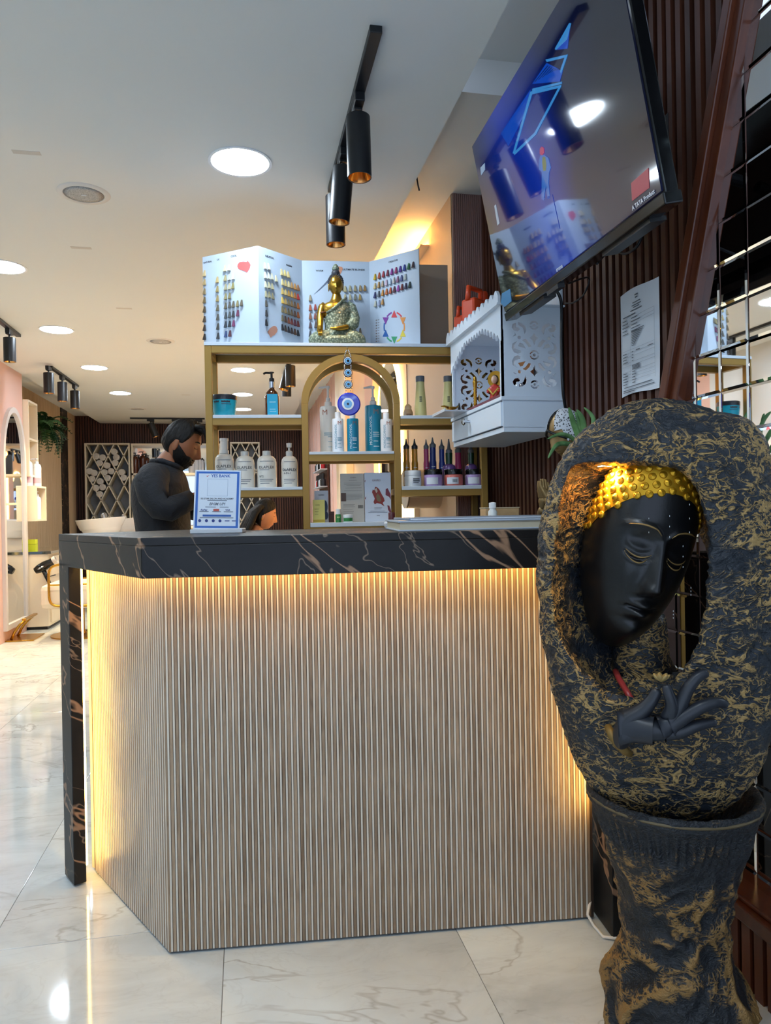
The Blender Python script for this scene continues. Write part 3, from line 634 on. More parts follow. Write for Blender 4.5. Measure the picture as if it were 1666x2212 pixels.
def smear(i, conv, pts, col):
    pn, loc, _ = panels[i]; MB().prism([loc(*conv(x, y)) for x, y in pts], -.0034, -.002, 'y').build('paint_smear', paint(col, .25), pn)
smear(0, zz2, [(520, 215), (545, 185), (600, 178), (655, 182), (665, 165), (690, 190), (708, 225), (695, 280), (655, 342), (630, 325), (560, 300), (530, 285), (513, 250)], '#cf5a58')
smear(1, zz2, [(955, 1230), (990, 1175), (1040, 1142), (1065, 1140), (1085, 1155), (1103, 1195), (1095, 1230), (1060, 1275), (1030, 1290), (1000, 1315), (975, 1270)], '#b5826f')
smear(2, zz3, [(500, 260), (510, 225), (545, 213), (590, 222), (600, 245), (575, 300), (545, 330), (515, 320)], '#c98f74')
smear(2, zz3, [(230, 570), (350, 450), (420, 370), (450, 340), (470, 345), (450, 395), (400, 425), (300, 515)], '#5f6a80')
pn, loc, _ = panels[3]; cxw, cyw = 1265, 992; wc = ['#c8343c', '#d98a3c', '#d3bd3c', '#3f9468', '#2b5c9e', '#7a3d92']
for q in range(6):
    a = PI/2-q*PI/3; x, y = cxw+128*math.cos(a), cyw-165*math.sin(a); up = 1 if q in (0, 2, 4) else -1
    MB().prism([loc(*zz3(x-38, y+42*up)), loc(*zz3(x+38, y+42*up)), loc(*zz3(x, y-50*up))], -.0034, -.002, 'y').build('wheel_triangle', paint(wc[q]), pn)
    A = [loc(*zz3(cxw+rx*math.cos(t), cyw-ry*math.sin(t))) for rx, ry, tt in ((138, 200, 0), ) for t in [a-.25-i*.55/8 for i in range(9)]]; B = [loc(*zz3(cxw+122*math.cos(t), cyw-180*math.sin(t))) for t in [a-.25-i*.55/8 for i in range(9)]]
    MB().prism(A+B[::-1], -.003, -.002, 'y').build('wheel_arc', paint(wc[q]), pn)
for q in range(9):
    lx, lz = loc(*zz3(1035, 905+q*34)); MB().bx(lx-.003, lx+.003, -.003, -.002, lz-.0025, lz+.0025).bx(lx+.008, lx+.016, -.003, -.002, lz-.001, lz+.001).build('legend_mark', paint('#7b6f6c'), pn)
# brown board behind the chart's right end
s0, _z = sh(880, 600, .19); s1, z1 = sh(968, 571, .19)
o = MB().bx(0, s1-s0, 0, .012, 0, z1-ZT).build('backing_board', paint('#8d7c6c', .5), None, bevel=.001); o.location = shw(s0, .2, ZT); o.rotation_euler = (0, 0, AS)
tag(o, 'plain brown board standing at the right end of the top shelf', 'board')
# ------------------------------------------------------------------ bottles and jars
def item(name, label, cat, px, d, z, group=None, rz=0):
    s, _ = sh(px, 900, d); return thing(name, label, cat, shw(s, d, z), AS+rz, group)
KS = 3.2/F
def rad(p0, p1): return (p1-p0)/2*KS
def hgt(py, px, d, z): return sh(px, py, d)[1]-z
def body(t, prof, m, name='body', n=28, sx=1, sy=1): return MB().lathe(prof, n, sx=sx, sy=sy).build(name, m, t, smooth=True)
def lines(t, r, rows, m, a0=-.6, name='small_print'):      # printed lines wrapped on a round label
    mb = MB()
    for z, x0, x1, h in rows:
        k = 6; pts = [(x0+(x1-x0)*i/k)/r for i in range(k+1)]
        for i in range(k):
            A, B = pts[i], pts[i+1]; q = r+.0005
            mb.add([(q*math.sin(A), -q*math.cos(A), z), (q*math.sin(B), -q*math.cos(B), z), (q*math.sin(B), -q*math.cos(B), z+h), (q*math.sin(A), -q*math.cos(A), z+h)], [(0, 1, 2, 3)])
    return mb.build(name, m, t, fix=False)
def label_band(t, r, z0, z1, a0, a1, m, name='label', off=.0004, n=14):
    q = r+off; mb = MB()
    mb.grid(lambda i, j: (q*math.sin(a0+(a1-a0)*i), -q*math.cos(a0+(a1-a0)*i), z0+(z1-z0)*j), n, 2); return mb.build(name, m, t, smooth='all', fix=False)
def wtext(s, size, m, t, r, z, x=0, **kw): return text(s, size, m, t, (0, 0, z), wrap=(r, x), **kw)
def pump(t, r, z, h, m, reach=.03, dirx=-1, name='pump'):
    mb = MB().lathe([(r*.42, z), (r*.42, z+h*.22), (r*.26, z+h*.27), (r*.26, z+h*.42), (r*.12, z+h*.46), (r*.12, z+h*.86)], 18)
    mb.tube([(0, 0, z+h*.84), (0, 0, z+h*.93), (dirx*r*.25, 0, z+h*.95), (dirx*reach, 0, z+h*.90)], [r*.16, r*.2, r*.17, r*.1], 10)
    mb.lathe([(r*.2, z+h*.86), (r*.24, z+h*.93), (r*.2, z+h), (0, z+h)], 14); return mb.build(name, m, t, smooth=True)
# teal jar
t = item('hair_mask_jar', 'round teal jar with black lid on the upper left shelf', 'jar', 485.5, .08, ZL1); r = rad(459, 512)
body(t, [(0, 0), (r*.75, 0), (r*.86, .01), (r*.97, .05), (r, .072)], paint('#1b9bb0', .25)); body(t, [(r*1.01, .072), (r*1.01, .09), (r*.97, .094), (0, .094)], paint('#23262c', .3), 'lid')
lines(t, r*.98, [(.058, -.045, -.018, .008), (.058, -.008, .03, .008), (.05, -.008, .034, .003)], M_text)
# amber oil bottle
t = item('oil_bottle', 'amber glass hair oil bottle with teal label and black pump', 'bottle', 588.5, .08, ZL1); r = rad(573.5, 604)
am = mat('amber_glass', '#4a2408', .08, coat=.5); H1 = hgt(804, 588, .08, ZL1); hb = hgt(840, 588, .08, ZL1)
body(t, [(0, 0), (r, 0), (r, hb*.70), (r*.85, hb*.85), (r*.45, hb*.97), (r*.36, hb), (r*.36, hb+.006)], am)
MB().bx(-r*.62, r*.82, -r*1.03, -r*.9, .002, hb*.78).build('label', paint('#1893b8', .4), t); MB().bx(-r*.3, r*.6, -r*1.05, -r*1.03, .02, .022).bx(-r*.3, r*.5, -r*1.05, -r*1.03, .03, .032).bx(-r*.3, r*.55, -r*1.05, -r*1.03, .06, .063).build('small_print', paint('#a8d5e2'), t)
body(t, [(r*.4, hb+.004), (r*.42, hb+.03), (0, hb+.03)], M_chrome, 'collar')
MB().lathe([(r*.36, hb+.03), (r*.36, hb+.045), (r*.16, hb+.048), (r*.16, H1-.006), (r*.36, H1-.004), (r*.36, H1), (0, H1)], 18).tube([(0, 0, H1-.004), (-r*.8, 0, H1-.003), (-r*1.15, 0, H1-.008)], r*.15, 8).build('pump', M_black, t, smooth=True)
# four milky shampoo bottles
mk = mat('milky_plastic', '#dfdcd3', .28)
for i, (p0, p1, yb, kind, lab) in enumerate(((463, 503, 980, 'long', 'OLAPLEX bottle with clear tall pump tube standing half behind the payment sign'), (507, 547.5, 985, 'cap', 'OLAPLEX No2 bottle just right of the payment sign'), (554, 595, 984, 'cap', 'OLAPLEX No2 bottle in the middle between its capped twin and pump bottle'), (606, 641, 985, 'pump', 'narrower OLAPLEX 4-IN-1 bottle with a short white pump'))):
    c = (p0+p1)/2; t = item('shampoo_bottle', lab, 'bottle', c, .085, ZL2, 'milky white shampoo bottles'); r = rad(p0, p1); hb = hgt(yb, c, .085, ZL2)
    body(t, [(0, 0), (r*.92, 0), (r, .006), (r, hb*.78), (r*.93, hb*.88), (r*.72, hb*.96), (r*.42, hb), (r*.4, hb+.004)], mk)
    wtext('OLAPLEX', .0172 if i < 3 else .0165, M_text, t, r, hb*(.62 if i < 3 else .55)); lines(t, r, [(hb*.80, -r*.7, r*.8, .0025), (hb*.535, -r*.75, r*.3, .003)], paint('#8d9198'))
    if i in (1, 2): wtext('Nº2', .013, M_text, t, r, hb*.34, -r*.55)
    if i == 3: wtext('4-IN-1', .013, M_text, t, r, hb*.44, -r*.25)
    lines(t, r, [(hb*.24, -r*.75, r*.75, .003), (hb*.19, -r*.75, r*.6, .003), (hb*.12, -r*.7, r*.3, .003)], paint('#6f747c'))
    if kind == 'cap': body(t, [(r*.43, hb), (r*.43, hb+.017), (r*.40, hb+.0195), (0, hb+.0195)], mk, 'cap')
    elif kind == 'pump':
        body(t, [(r*.42, hb), (r*.42, hb+.018), (r*.3, hb+.022), (r*.12, hb+.024), (r*.12, hb+.036), (r*.3, hb+.038), (r*.34, hb+.056), (0, hb+.058)], mk, 'pump')
    else:
        body(t, [(r*.5, hb), (r*.5, hb+.014), (0, hb+.014)], mk, 'collar'); body(t, [(r*.42, hb+.014), (r*.42, hb+.054), (r*.46, hb+.055), (r*.46, hb+.066), (0, hb+.067)], mat('clear_plastic', '#e6ded2', .15, alpha=1), 'pump_tube')
# argan bottles under the arch
wht, teal = paint('#d9d6cf', .3), paint('#0f7f9c', .35)
cw = paint('#a5684f', .5)
def argan(p0, p1, yb, d, m, lab, kind, ym=None):
    c = (p0+p1)/2; t = item('argan_bottle', lab, 'bottle', c, d, ZM1, 'argan oil bottles under the arch'); r = rad(p0, p1); hb = hgt(yb, c, d, ZM1); lt = paint('#d5e3e8', .5) if m is teal else paint('#6f9fb2', .5)
    body(t, [(0, 0), (r*.97, 0), (r, .003), (r, hb-.006), (r*.93, hb), (r*.42, hb+.001), (r*.42, hb+.004)], m, n=36)
    wtext('M', .032 if r > .035 else .022, cw if m is not teal else paint('#8d6a5c', .5), t, r, hb*.86, r*.25 if kind != 'pumpw' else -r*.45, sx=1.1)
    if kind != 'pumpw': wtext('MOROCCANOIL', hb*(.082 if r > .035 else .098), lt, t, r, hb*.47, -r*.40, vert=True)
    lines(t, r, [(hb*.42, -r*.15 if kind != 'pumpw' else -r*.6, r*.6, .003), (hb*.38, -r*.15 if kind != 'pumpw' else -r*.6, r*.65, .003), (hb*.34, -r*.12, r*.6, .003), (hb*.24, -r*.1, r*.45, .0025), (hb*.13, -r*.1, r*.6, .0025)], lt)
    if kind in ('pump', 'pumpw'): pump(t, r, hb, hgt(834, c, d, ZM1)-hb, paint('#d8d3cb', .35), r*1.1)
    else: body(t, [(r*.50, hb), (r*.50, hb+.026), (r*.46, hb+.029), (0, hb+.029)], paint('#e6e9ee', .3), 'cap')
    return t
argan(691, 728, 879, .13, wht, 'tall off-white MOROCCANOIL pump bottle at the left under the arch', 'pumpw')
argan(717, 742, 905, .06, paint('#dfe6ee', .3), 'small white MOROCCANOIL bottle in front of the off-white pump bottle', 'cap')
argan(749, 774.5, 905, .06, teal, 'small teal MOROCCANOIL bottle below the hanging blue evil eye', 'cap')
argan(788, 825, 877, .12, teal, 'large teal MOROCCANOIL pump bottle right of the evil eye', 'pump')
argan(821.5, 847, 906, .05, paint('#e2e5ea', .3), 'small white MOROCCANOIL bottle at the right end under the arch', 'cap')
# boxes below the arch
def boxitem(name, lab, p0, p1, yt, d, dep, m, rz=0, base=ZM2):
    c = (p0+p1)/2; t = item(name, lab, 'box', c, d+dep/2, base, None, rz); r = rad(p0, p1); h = hgt(yt, c, d, base)
    MB().bx(-r, r, -dep/2, dep/2, 0, h).build('carton', m, t, bevel=.0008); return t, r, h, -dep/2-.0004
t, r, h, f = boxitem('facial_kit_box', 'slim grey KANPEKI box with blue oval at the lower left shelf', 676, 706, 1060, .09, .035, paint('#b9bcc4', .4)); text('KANPEKI', .0085, M_text, t, (0, f, h*.86), sx=.75)
MB().lathe([(0, 0), (1, 0)], 24, (r*.45, f-.0003, h*.5), Matrix.Rotation(PI/2, 3, 'X') @ Matrix.Diagonal((r*.42, h*.2, 1))).build('oval_print', paint('#5c6f94'), t); MB().lathe([(0, 0), (1, 0)], 24, (r*.6, f-.0003, h*.22), Matrix.Rotation(PI/2, 3, 'X') @ Matrix.Diagonal((r*.36, h*.13, 1))).build('oval_print', paint('#4b5b7d'), t)
t, r, h, f = boxitem('serum_box', 'small yellow KANPEKI box in front of the grey box', 672.5, 698, 1080, .03, .03, paint('#c8bf6a', .4)); text('KANPEKI', .0065, paint('#6d6432'), t, (-r*.2, f, h*.78), sx=.75)
MB().bx(-r, r, f-.0003, f, .003, .014).build('ochre_print', paint('#a8902f'), t); MB().bx(-r*.7, 0, f-.0003, f, h*.6, h*.615).bx(-r*.7, -.002, f-.0003, f, h*.48, h*.495).bx(-r*.7, -.003, f-.0003, f, h*.36, h*.375).build('small_print', paint('#7d7440'), t)
t, r, h, f = boxitem('brown_carton', 'tiny plain brown carton behind the green capped bottle', 706, 718.5, 1105, .11, .02, paint('#5b3728', .5))
MB().bx(-r, r, f-.0003, f, h*.7, h*.74).build('crease', paint('#40251b'), t)
t = item('green_bottle', 'tiny green bottle with white cap before the white boxes', 'bottle', 727, .03, ZM2); r = rad(721, 733.5)
body(t, [(0, 0), (r, 0), (r, .032), (r*.8, .036)], paint('#2a6f35', .25)); body(t, [(r*.85, .036), (r*.85, .058), (0, .06)], paint('#e3e6e4', .3), 'cap'); lines(t, r, [(.02, -r*.5, r*.5, .006)], paint('#9fc77b'))
t = item('cream_jar', 'tiny jar with white lid and green label before the tall box', 'jar', 748, .03, ZM2); r = rad(738, 758)
body(t, [(0, 0), (r*.95, 0), (r, .004), (r, .022)], paint('#d7dedd', .2)); label_band(t, r, .004, .019, -1.2, 1.2, paint('#2f7a3c', .4)); body(t, [(r*1.02, .022), (r*1.02, .033), (0, .035)], paint('#e7ebec', .3), 'lid')
t, r, h, f = boxitem('tall_beige_box', 'tall beige and grey KANPEKI box with fine print and barcode', 732.5, 783, 1023, .075, .04, paint('#c3bdb2', .4)); text('KANPEKI', .0085, paint('#7a5d50'), t, (r*.1, f, h*.915), sx=.75)
mb = MB()
for z, a, b in [(.86, -.3, .4), (.80, -.7, .8), (.775, -.7, .8), (.75, -.5, .7), (.70, -.6, .8), (.64, -.7, .85), (.57, -.6, .85), (.545, -.6, .85), (.52, -.6, .8), (.495, -.6, .85), (.47, -.6, .6), (.36, -.8, .2), (.335, -.8, .1), (.31, -.8, .2), (.26, -.8, 0), (.21, -.8, .1), (.18, -.8, .05)]: mb.bx(a*r, b*r, f-.0003, f, z*h, z*h+.0013)
mb.build('small_print', paint('#85807a'), t); MB().bx(-r*.98, -r*.55, f-.0004, f, h*.43, h*.6).build('brown_label', paint('#5c4335'), t)
mb = MB()
for q in range(8): mb.bx(r*(.48+q*.055), r*(.48+q*.055+.03), f-.0004, f, h*.28, h*.35)
mb.build('barcode', M_text, t)
t, r, h, f = boxitem('flower_box', 'white KANPEKI box printed with a red flower', 784, 841, 1021, .06, .045, paint('#cfd8e6', .3)); text('KANPEKI', .0125, paint('#6b3a36'), t, (-r*.1, f, h*.84), sx=.72)
def flat(poly, m, nm, dz=.0003): return MB().prism([(r*x, h*z) for x, z in poly], f-dz, f, 'y').build(nm, m, t)
flat([(-.45, .6), (-.38, .66), (-.28, .64), (-.2, .71), (-.05, .7), (.1, .66), (.3, .55), (.45, .48), (.5, .42), (.35, .38), (.48, .31), (.2, .36), (-.1, .38), (-.25, .35), (-.35, .4), (-.25, .47), (-.35, .54)], paint('#8c342c'), 'flower_print')
flat([(-.15, .52), (-.02, .58), (.15, .52), (.25, .42), (.1, .4), (-.08, .43)], paint('#7d6a4a'), 'flower_heart', .0005); flat([(-.25, .66), (-.1, .69), (-.02, .62), (-.12, .58)], paint('#c9b9a8'), 'flower_lip', .0005)
for pg in ([(.6, .66), (.75, .68), (.95, .56), (.98, .44), (.85, .5), (.58, .54)], [(.7, .33), (.85, .32), (1, .2), (.9, .17), (.75, .24)], [(-1, .83), (-.93, .86), (-.95, .8)], [(-1, .48), (-.9, .52), (-.93, .45)]): flat(pg, paint('#7a3344'), 'petal_print')
mb = MB()
for z, a, b in ((.28, -.3, .3), (.255, -.3, .25), (.21, -.6, .5), (.185, -.75, .7), (.12, -.12, .12)): mb.bx(a*r, b*r, f-.0003, f, z*h, z*h+.0018)
mb.build('small_print', paint('#7b7f8c'), t)
# right upper shelf
t = item('beige_bottle', 'small beige bottle at the left end of the upper right shelf', 'bottle', 882, .13, ZR1); r = rad(871, 893)
body(t, [(0, 0), (r, 0), (r, .03), (r*.8, .04), (r*.75, .044)], paint('#c7a987', .35)); body(t, [(r*.7, .044), (r*.72, .057), (r*.6, .06), (r*.35, .066), (0, .07)], paint('#d3b893', .35), 'cap'); lines(t, r, [(.012, -r*.5, r*.6, .01)], paint('#8d6f52'))
for p0, p1, lab in ((896, 922, 'pale yellow shampoo bottle in the middle of the upper right shelf'), (956, 982, 'pale yellow shampoo bottle partly behind the white temple')):
    c = (p0+p1)/2; t = item('yellow_bottle', lab, 'bottle', c, .07, ZR1, 'pale yellow shampoo bottles'); r = rad(p0, p1); hb = hgt(813, c, .07, ZR1)
    body(t, [(0, 0), (r*.97, 0), (r, .006), (r*.98, hb*.3), (r*.74, hb*.72), (r*.7, hb*.86), (r*.7, hb*.865)], paint('#c6bd80', .3)); body(t, [(r*.74, hb*.86), (r*.76, hb*.98), (r*.72, hb), (0, hb)], paint('#5b6068', .35), 'cap')
    lines(t, r*.93, [(hb*.46, -r*.3, r*.1, .006), (hb*.41, -r*.3, r*.1, .006), (hb*.36, -r*.3, r*.1, .006), (hb*.28, -r*.5, -r*.1, .004), (hb*.12, -r*.4, r*.4, .003), (hb*.08, -r*.4, r*.2, .003)], paint('#5b5a40'))
# right lower shelf
def nozzle(p0, p1, yt, d, m, cm, lab, ysh, group='nozzle bottles on the lower right shelf'):
    c = (p0+p1)/2; t = item('nozzle_bottle', lab, 'bottle', c, d, ZR2, group); r = rad(p0, p1); hb = hgt(ysh, c, d, ZR2); H1 = hgt(yt, c, d, ZR2)
    body(t, [(0, 0), (r, 0), (r, hb*.62), (r*.86, hb*.68), (r*.86, hb*.97), (r*.8, hb)], m); body(t, [(r*.9, hb), (r*.92, hb+.014), (r*.5, hb+.02), (r*.32, hb+.028), (r*.14, H1), (0, H1)], cm, 'nozzle')
    lines(t, r, [(hb*.5, -r*.5, r*.5, .0025), (hb*.4, -r*.5, r*.6, .0025), (hb*.3, -r*.5, r*.3, .0025)], paint('#c7c9d8')); return t
oil = mat('golden_oil', '#b98a22', .06, coat=.6, trans=.35); blk, gry = paint('#2c2e31', .4), paint('#5b6066', .4)
nozzle(869, 884, 948, .12, oil, blk, 'leftmost golden oil bottle with black nozzle on lower right shelf', 970); nozzle(887, 902, 948, .12, oil, blk, 'second golden oil bottle with black nozzle, behind white tub', 970)
nozzle(913, 926, 949, .13, paint('#a83f68', .2), gry, 'pink nozzle bottle beside the tallest navy bottle', 970); nozzle(925.5, 941.5, 945, .10, paint('#1c2b68', .15), gry, 'tall navy nozzle bottle behind the left lilac tub', 967)
nozzle(946, 960, 949, .12, paint('#22327c', .15), gry, 'shorter blue nozzle bottle beside the green-necked bottle', 971)
def dropper(p0, p1, yt, d, lab, noz):
    c = (p0+p1)/2; t = item('treatment_bottle', lab, 'bottle', c, d, ZR2, 'purple treatment bottles'); r = rad(p0, p1); H1 = hgt(yt, c, d, ZR2)
    body(t, [(0, 0), (r, 0), (r, .075), (r*.85, .092), (r*.45, .1)], paint('#6a4a86', .2)); body(t, [(r*.46, .1), (r*.5, .15), (0, .15)], paint('#123a26', .15), 'neck')
    body(t, [(r*.44, .15), (r*.45, .163), (r*.25, .17), (r*.08, H1), (0, H1)], gry if noz else paint('#123a26', .15), 'nozzle')
dropper(953, 984, 948, .085, 'purple bottle with green neck behind the salmon tub', True); dropper(1002, 1030, 955, .09, 'purple bottle with green neck behind the right lilac tub', True)
nozzle(980, 996, 955, .14, paint('#b23a6c', .2), gry, 'bright pink nozzle bottle right of the salmon tub', 978)
def tub(p0, p1, yt, m, lm, lab, bl):
    c = (p0+p1)/2; t = item('mask_tub', lab, 'tub', c, .045, ZR2, 'hair mask tubs in a row'); r = rad(p0, p1); hb = hgt(yt, c, .045, ZR2)
    body(t, [(0, 0), (r*.93, 0), (r, .008), (r, hb*.6), (r*.92, hb*.68)], m); body(t, [(r*.97, hb*.68), (r*.98, hb*.94), (r*.94, hb), (0, hb)], lm, 'lid')
    label_band(t, r, hb*.1, hb*.5, -.95 if bl else -.2, .35 if bl else 1.0, paint('#cdd3dc', .5)); return t, r, hb
t, r, hb = tub(871, 908, 1017, paint('#ccd2d6', .3), paint('#d6dade', .3), 'white tub with white lid at the left of lower right shelf', False); lines(t, r+.0006, [(hb*.42, -.004, r*.75, .005), (hb*.3, -.004, r*.75, .005), (hb*.2, -.004, r*.6, .003)], M_text)
tub(913.5, 954, 1014, paint('#9d86b8', .25), M_blackgloss, 'left lilac tub with black lid next to the white tub', True)
t, r, hb = tub(957, 998, 1014, paint('#c46a62', .25), M_blackgloss, 'salmon tub with black lid between two lilac tubs', True); mb = MB(); lines(t, r+.0006, [(hb*.2, -.012+q*.0026, -.0108+q*.0026, .014) for q in range(8)], M_text, name='barcode')
tub(1002, 1042, 1014, paint('#a18bb8', .25), M_blackgloss, 'right lilac tub with black lid at the end of the shelf', True)
# ------------------------------------------------------------------ hanging evil eye
e = thing('evil_eye_hanging', 'blue glass evil eye amulet hanging from the shelf arch', 'amulet', shw(sh(751, 760, -.03)[0], -.03, 1.36), AS)
def disc(cx, cz, r, layers, nm, th=.008):
    o = MB().lathe([(0, -th), (r*.9, -th*.8), (r, 0), (r*.9, th*.6), (0, th*.7)], 36, (cx, 0, cz), Matrix.Rotation(PI/2, 3, 'X')).build(nm, layers[0], e, smooth=True)
    for i, (k, m, ox, oz) in enumerate(layers[1:]): MB().lathe([(r*k, 0), (r*k*.98, .0012), (0, .0012)], 30, (cx+ox*r, -th*.7-.0006*(i+1), cz+oz*r), Matrix.Rotation(PI/2, 3, 'X')).build('glass_ring', m, o, smooth=True)
    return o
cob = mat('cobalt_glass', '#1422b8', .06, coat=1); wh_, sky, bk = paint('#e4edf4', .15), paint('#6fb0e6', .15), paint('#070a14', .1); nvy = paint('#141a3c', .15)
def ez(py): return sh(751, py, -.03)[1]-1.36
k = 3.1/F
disc(.002, ez(873), 25*k, [cob, (.52, wh_, -.1, .0), (.36, sky, -.1, 0), (.1, bk, -.1, 0)], 'large_eye', .009)
for py in (780, 805.5, 830.5): disc(0, ez(py), 9.6*k, [nvy, (.85, wh_, 0, 0), (.72, nvy, 0, 0), (.6, sky, 0, 0), (.3, bk, .05, 0)], 'small_eye', .005)
mb = MB()
for py0, py1 in ((757, 771), (789, 797), (814, 822), (839, 849)):
    n = 5 if py0 == 757 else 3
    for sx in (-1, 1):
        for q in range(n):
            py = py0+(py1-py0)*q/(n-1); xx = 7*sx if py0 != 757 else 7*sx*(.35+.65*q/(n-1))
            if py0 == 839: xx = 7*sx*(1-.6*q/(n-1))
            mb.sphere((xx*k, 0, ez(py)), 1.6*k, 8, 6)
mb.build('bead_chain', M_chrome, e, smooth='all')['kind'] = 'stuff'
MB().tube([(0, .002, ez(756)), (.0, .03, ez(748)+.006), (0, .045, ez(752))], .0012, 6).build('hook_wire', M_chrome, e)
# ================================================================== Buddha egg fountain on its pedestal
E0 = atD(1432, 1300, 1.5); E0.z = 0; EA = math.atan2(E0.x, E0.y); ex = Vector((math.cos(EA), -math.sin(EA), 0)); ey = Vector((math.sin(EA), math.cos(EA), 0))
def st_(px, py, y=0.0): q = atP(px, py, E0+ey*y, ey)-E0; return q.dot(ex), q.z
def mk_stone(name, dark, gold, w1, w2, sc1=26, sc2=58, rel=.25, goldm=.25):
    m = mat(name, dark, .5); n = NT(m); at = n.n('ShaderNodeAttribute'); at.attribute_name = 'relief'; v = n.coord('Object', (1, 1, 1.5))
    a = vein(n, v, sc1, w1, 1.6, 3); b = vein(n, v, sc2, w2, 1.2, 3); den = n.ramp(n.noise(v, 7, 3), [(.32, (.25, .25, .25, 1)), (.62, (1, 1, 1, 1))])
    f = n.noise(v, 130, 4, .6)
    h = n.math('MAXIMUM', a, n.math('MULTIPLY', b, .9)); h = n.math('MULTIPLY', h, den); h = n.math('ADD', h, n.math('MULTIPLY', n.math('SUBTRACT', at.outputs['Fac'], .5), rel)); h = n.math('ADD', h, n.math('MULTIPLY', n.math('SUBTRACT', f, .5), .5))
    mask = n.ramp(h, [(.36, (0, 0, 0, 1)), (.62, (1, 1, 1, 1))])
    n.base(n.mix(n.math('MULTIPLY', mask, .9), dark, gold)); n.l(n.math('MULTIPLY', mask, goldm), n.b.inputs['Metallic']); n.bump(n.math('ADD', h, n.math('MULTIPLY', f, .3)), .8, .004); return m
M_stone = mk_stone('gilded_stone', '#1d232b', '#b0905a', .060, .055, 15, 34); M_ped = mk_stone('gilded_bark', '#171a1f', '#94713f', .10, .12, 20, 48, 1.35)
def relief_mesh(name, verts, faces, m, parent, disp, amp, lo=-1, hi=1, loc=None):
    me = bpy.data.meshes.new(name); me.from_pydata([tuple(v) for v in verts], [], faces); me.update(); me.materials.append(m)
    bm = bmesh.new(); bm.from_mesh(me); bmesh.ops.recalc_face_normals(bm, faces=bm.faces); bm.normal_update(); bm.verts.ensure_lookup_table()
    vals = []
    for v in bm.verts:
        h = disp(v.co); vals.append(h)
    nrm = [v.normal.copy() for v in bm.verts]
    for v, h, n_ in zip(bm.verts, vals, nrm): v.co += n_*(h*amp)
    bm.to_mesh(me); bm.free()
    a = me.attributes.new('relief', 'FLOAT', 'POINT'); mn, mx = np.percentile(vals, 3), np.percentile(vals, 97); a.data.foreach_set('value', np.clip((np.array(vals)-mn)/(mx-mn), 0, 1).astype(np.float32))
    me.polygons.foreach_set('use_smooth', [True]*len(me.polygons)); me.update()
    o = bpy.data.objects.new(name, me); COL.objects.link(o); o.parent = parent
    if loc: o.location = loc
    return o
ft = thing('buddha_fountain', 'large dark egg-shaped stone fountain framing a black Buddha face with gold curls', 'fountain', (E0.x, E0.y, 0), -EA)
outer_px = [(1430, 864), (1340, 880), (1265, 930), (1215, 1000), (1185, 1090), (1172, 1190), (1176, 1300), (1190, 1420), (1213, 1530), (1247, 1635), (1290, 1706), (1345, 1750), (1440, 1768), (1540, 1755), (1600, 1715), (1640, 1650), (1670, 1560), (1690, 1440), (1698, 1300), (1695, 1180), (1685, 1080), (1668, 1000), (1645, 940), (1605, 902), (1550, 893), (1490, 872)]
hole_px = [(1237, 1006), (1320, 1001), (1399, 1003), (1470, 1013), (1503, 1048), (1520, 1110), (1528, 1193), (1526, 1256), (1520, 1331), (1508, 1380), (1483, 1435), (1455, 1478), (1410, 1511), (1366, 1512), (1316, 1497), (1275, 1464), (1233, 1418), (1208, 1364), (1198, 1297), (1200, 1214), (1208, 1131), (1219, 1056)]
YF, YBK = -.15, .12
h0 = st_(1368, 1258, YF)
NP = 460
def resample(pts, c):
    ang = [math.atan2(z-c[1], x-c[0]) for x, z in pts]; rr = [math.hypot(x-c[0], z-c[1]) for x, z in pts]
    o = np.argsort(ang); A = np.array(ang)[o]; R = np.array(rr)[o]; A3 = np.concatenate([A-2*PI, A, A+2*PI]); R3 = np.tile(R, 3)
    t = np.linspace(-PI, PI, NP, endpoint=False); r = np.interp(t, A3, R3)
    for _ in range(3): r = (np.roll(r, 1)+2*r+np.roll(r, -1))/4
    for _ in range(18): r = (np.roll(r, 1)+r+np.roll(r, -1))/3 if _ < 4 else r
    return np.stack([c[0]+r*np.cos(t), c[1]+r*np.sin(t)], 1), t
IN, ta = resample([st_(x, y, YF) for x, y in hole_px], h0); OUT, _ = resample([st_(x, y, 0) for x, y in outer_px], h0)
bc = st_(1462, 1290, YBK); BK = np.stack([bc[0]+.074*np.cos(ta), bc[1]+.185*np.sin(ta)], 1)
cen = np.array(h0); loops = []
N1, N2, N3 = 62, 18, 26
for i in range(N1+1):                                   # front face, rim to silhouette
    t = i/N1; f = math.sin(t*PI/2)**1.15; y = YF*1.02*math.cos(t*PI/2)**.85
    if t < .06: y += .012*(1-t/.06)**2
    loops.append((IN+(OUT-IN)*f, y))
for i in range(1, N2+1):                                # back
    t = i/N2; f = 1-math.cos(t*PI/2); loops.append((OUT+(BK-OUT)*(1-math.cos(t*PI/2))**.9, YBK*math.sin(t*PI/2)**.8))
for i in range(1, N3):                                  # hollow inside
    t = i/N3; P = BK+(IN-BK)*(t**.8); d = P-cen; d = d/np.maximum(1e-6, np.linalg.norm(d, axis=1))[:, None]
    k = .022*math.sin(PI*t); bot = np.clip(-np.sin(ta), 0, 1)**2
    loops.append((P+d*(k+.03*bot*math.sin(PI*t))[:, None], YBK+(YF+.012-YBK)*t))
V = []; Fc = []
for P, y in loops: V += [(p[0], y, p[1]) for p in P]
nl = len(loops)
for i in range(nl):
    j = (i+1) % nl
    for q in range(NP): r = (q+1) % NP; Fc.append((i*NP+q, i*NP+r, j*NP+r, j*NP+q))
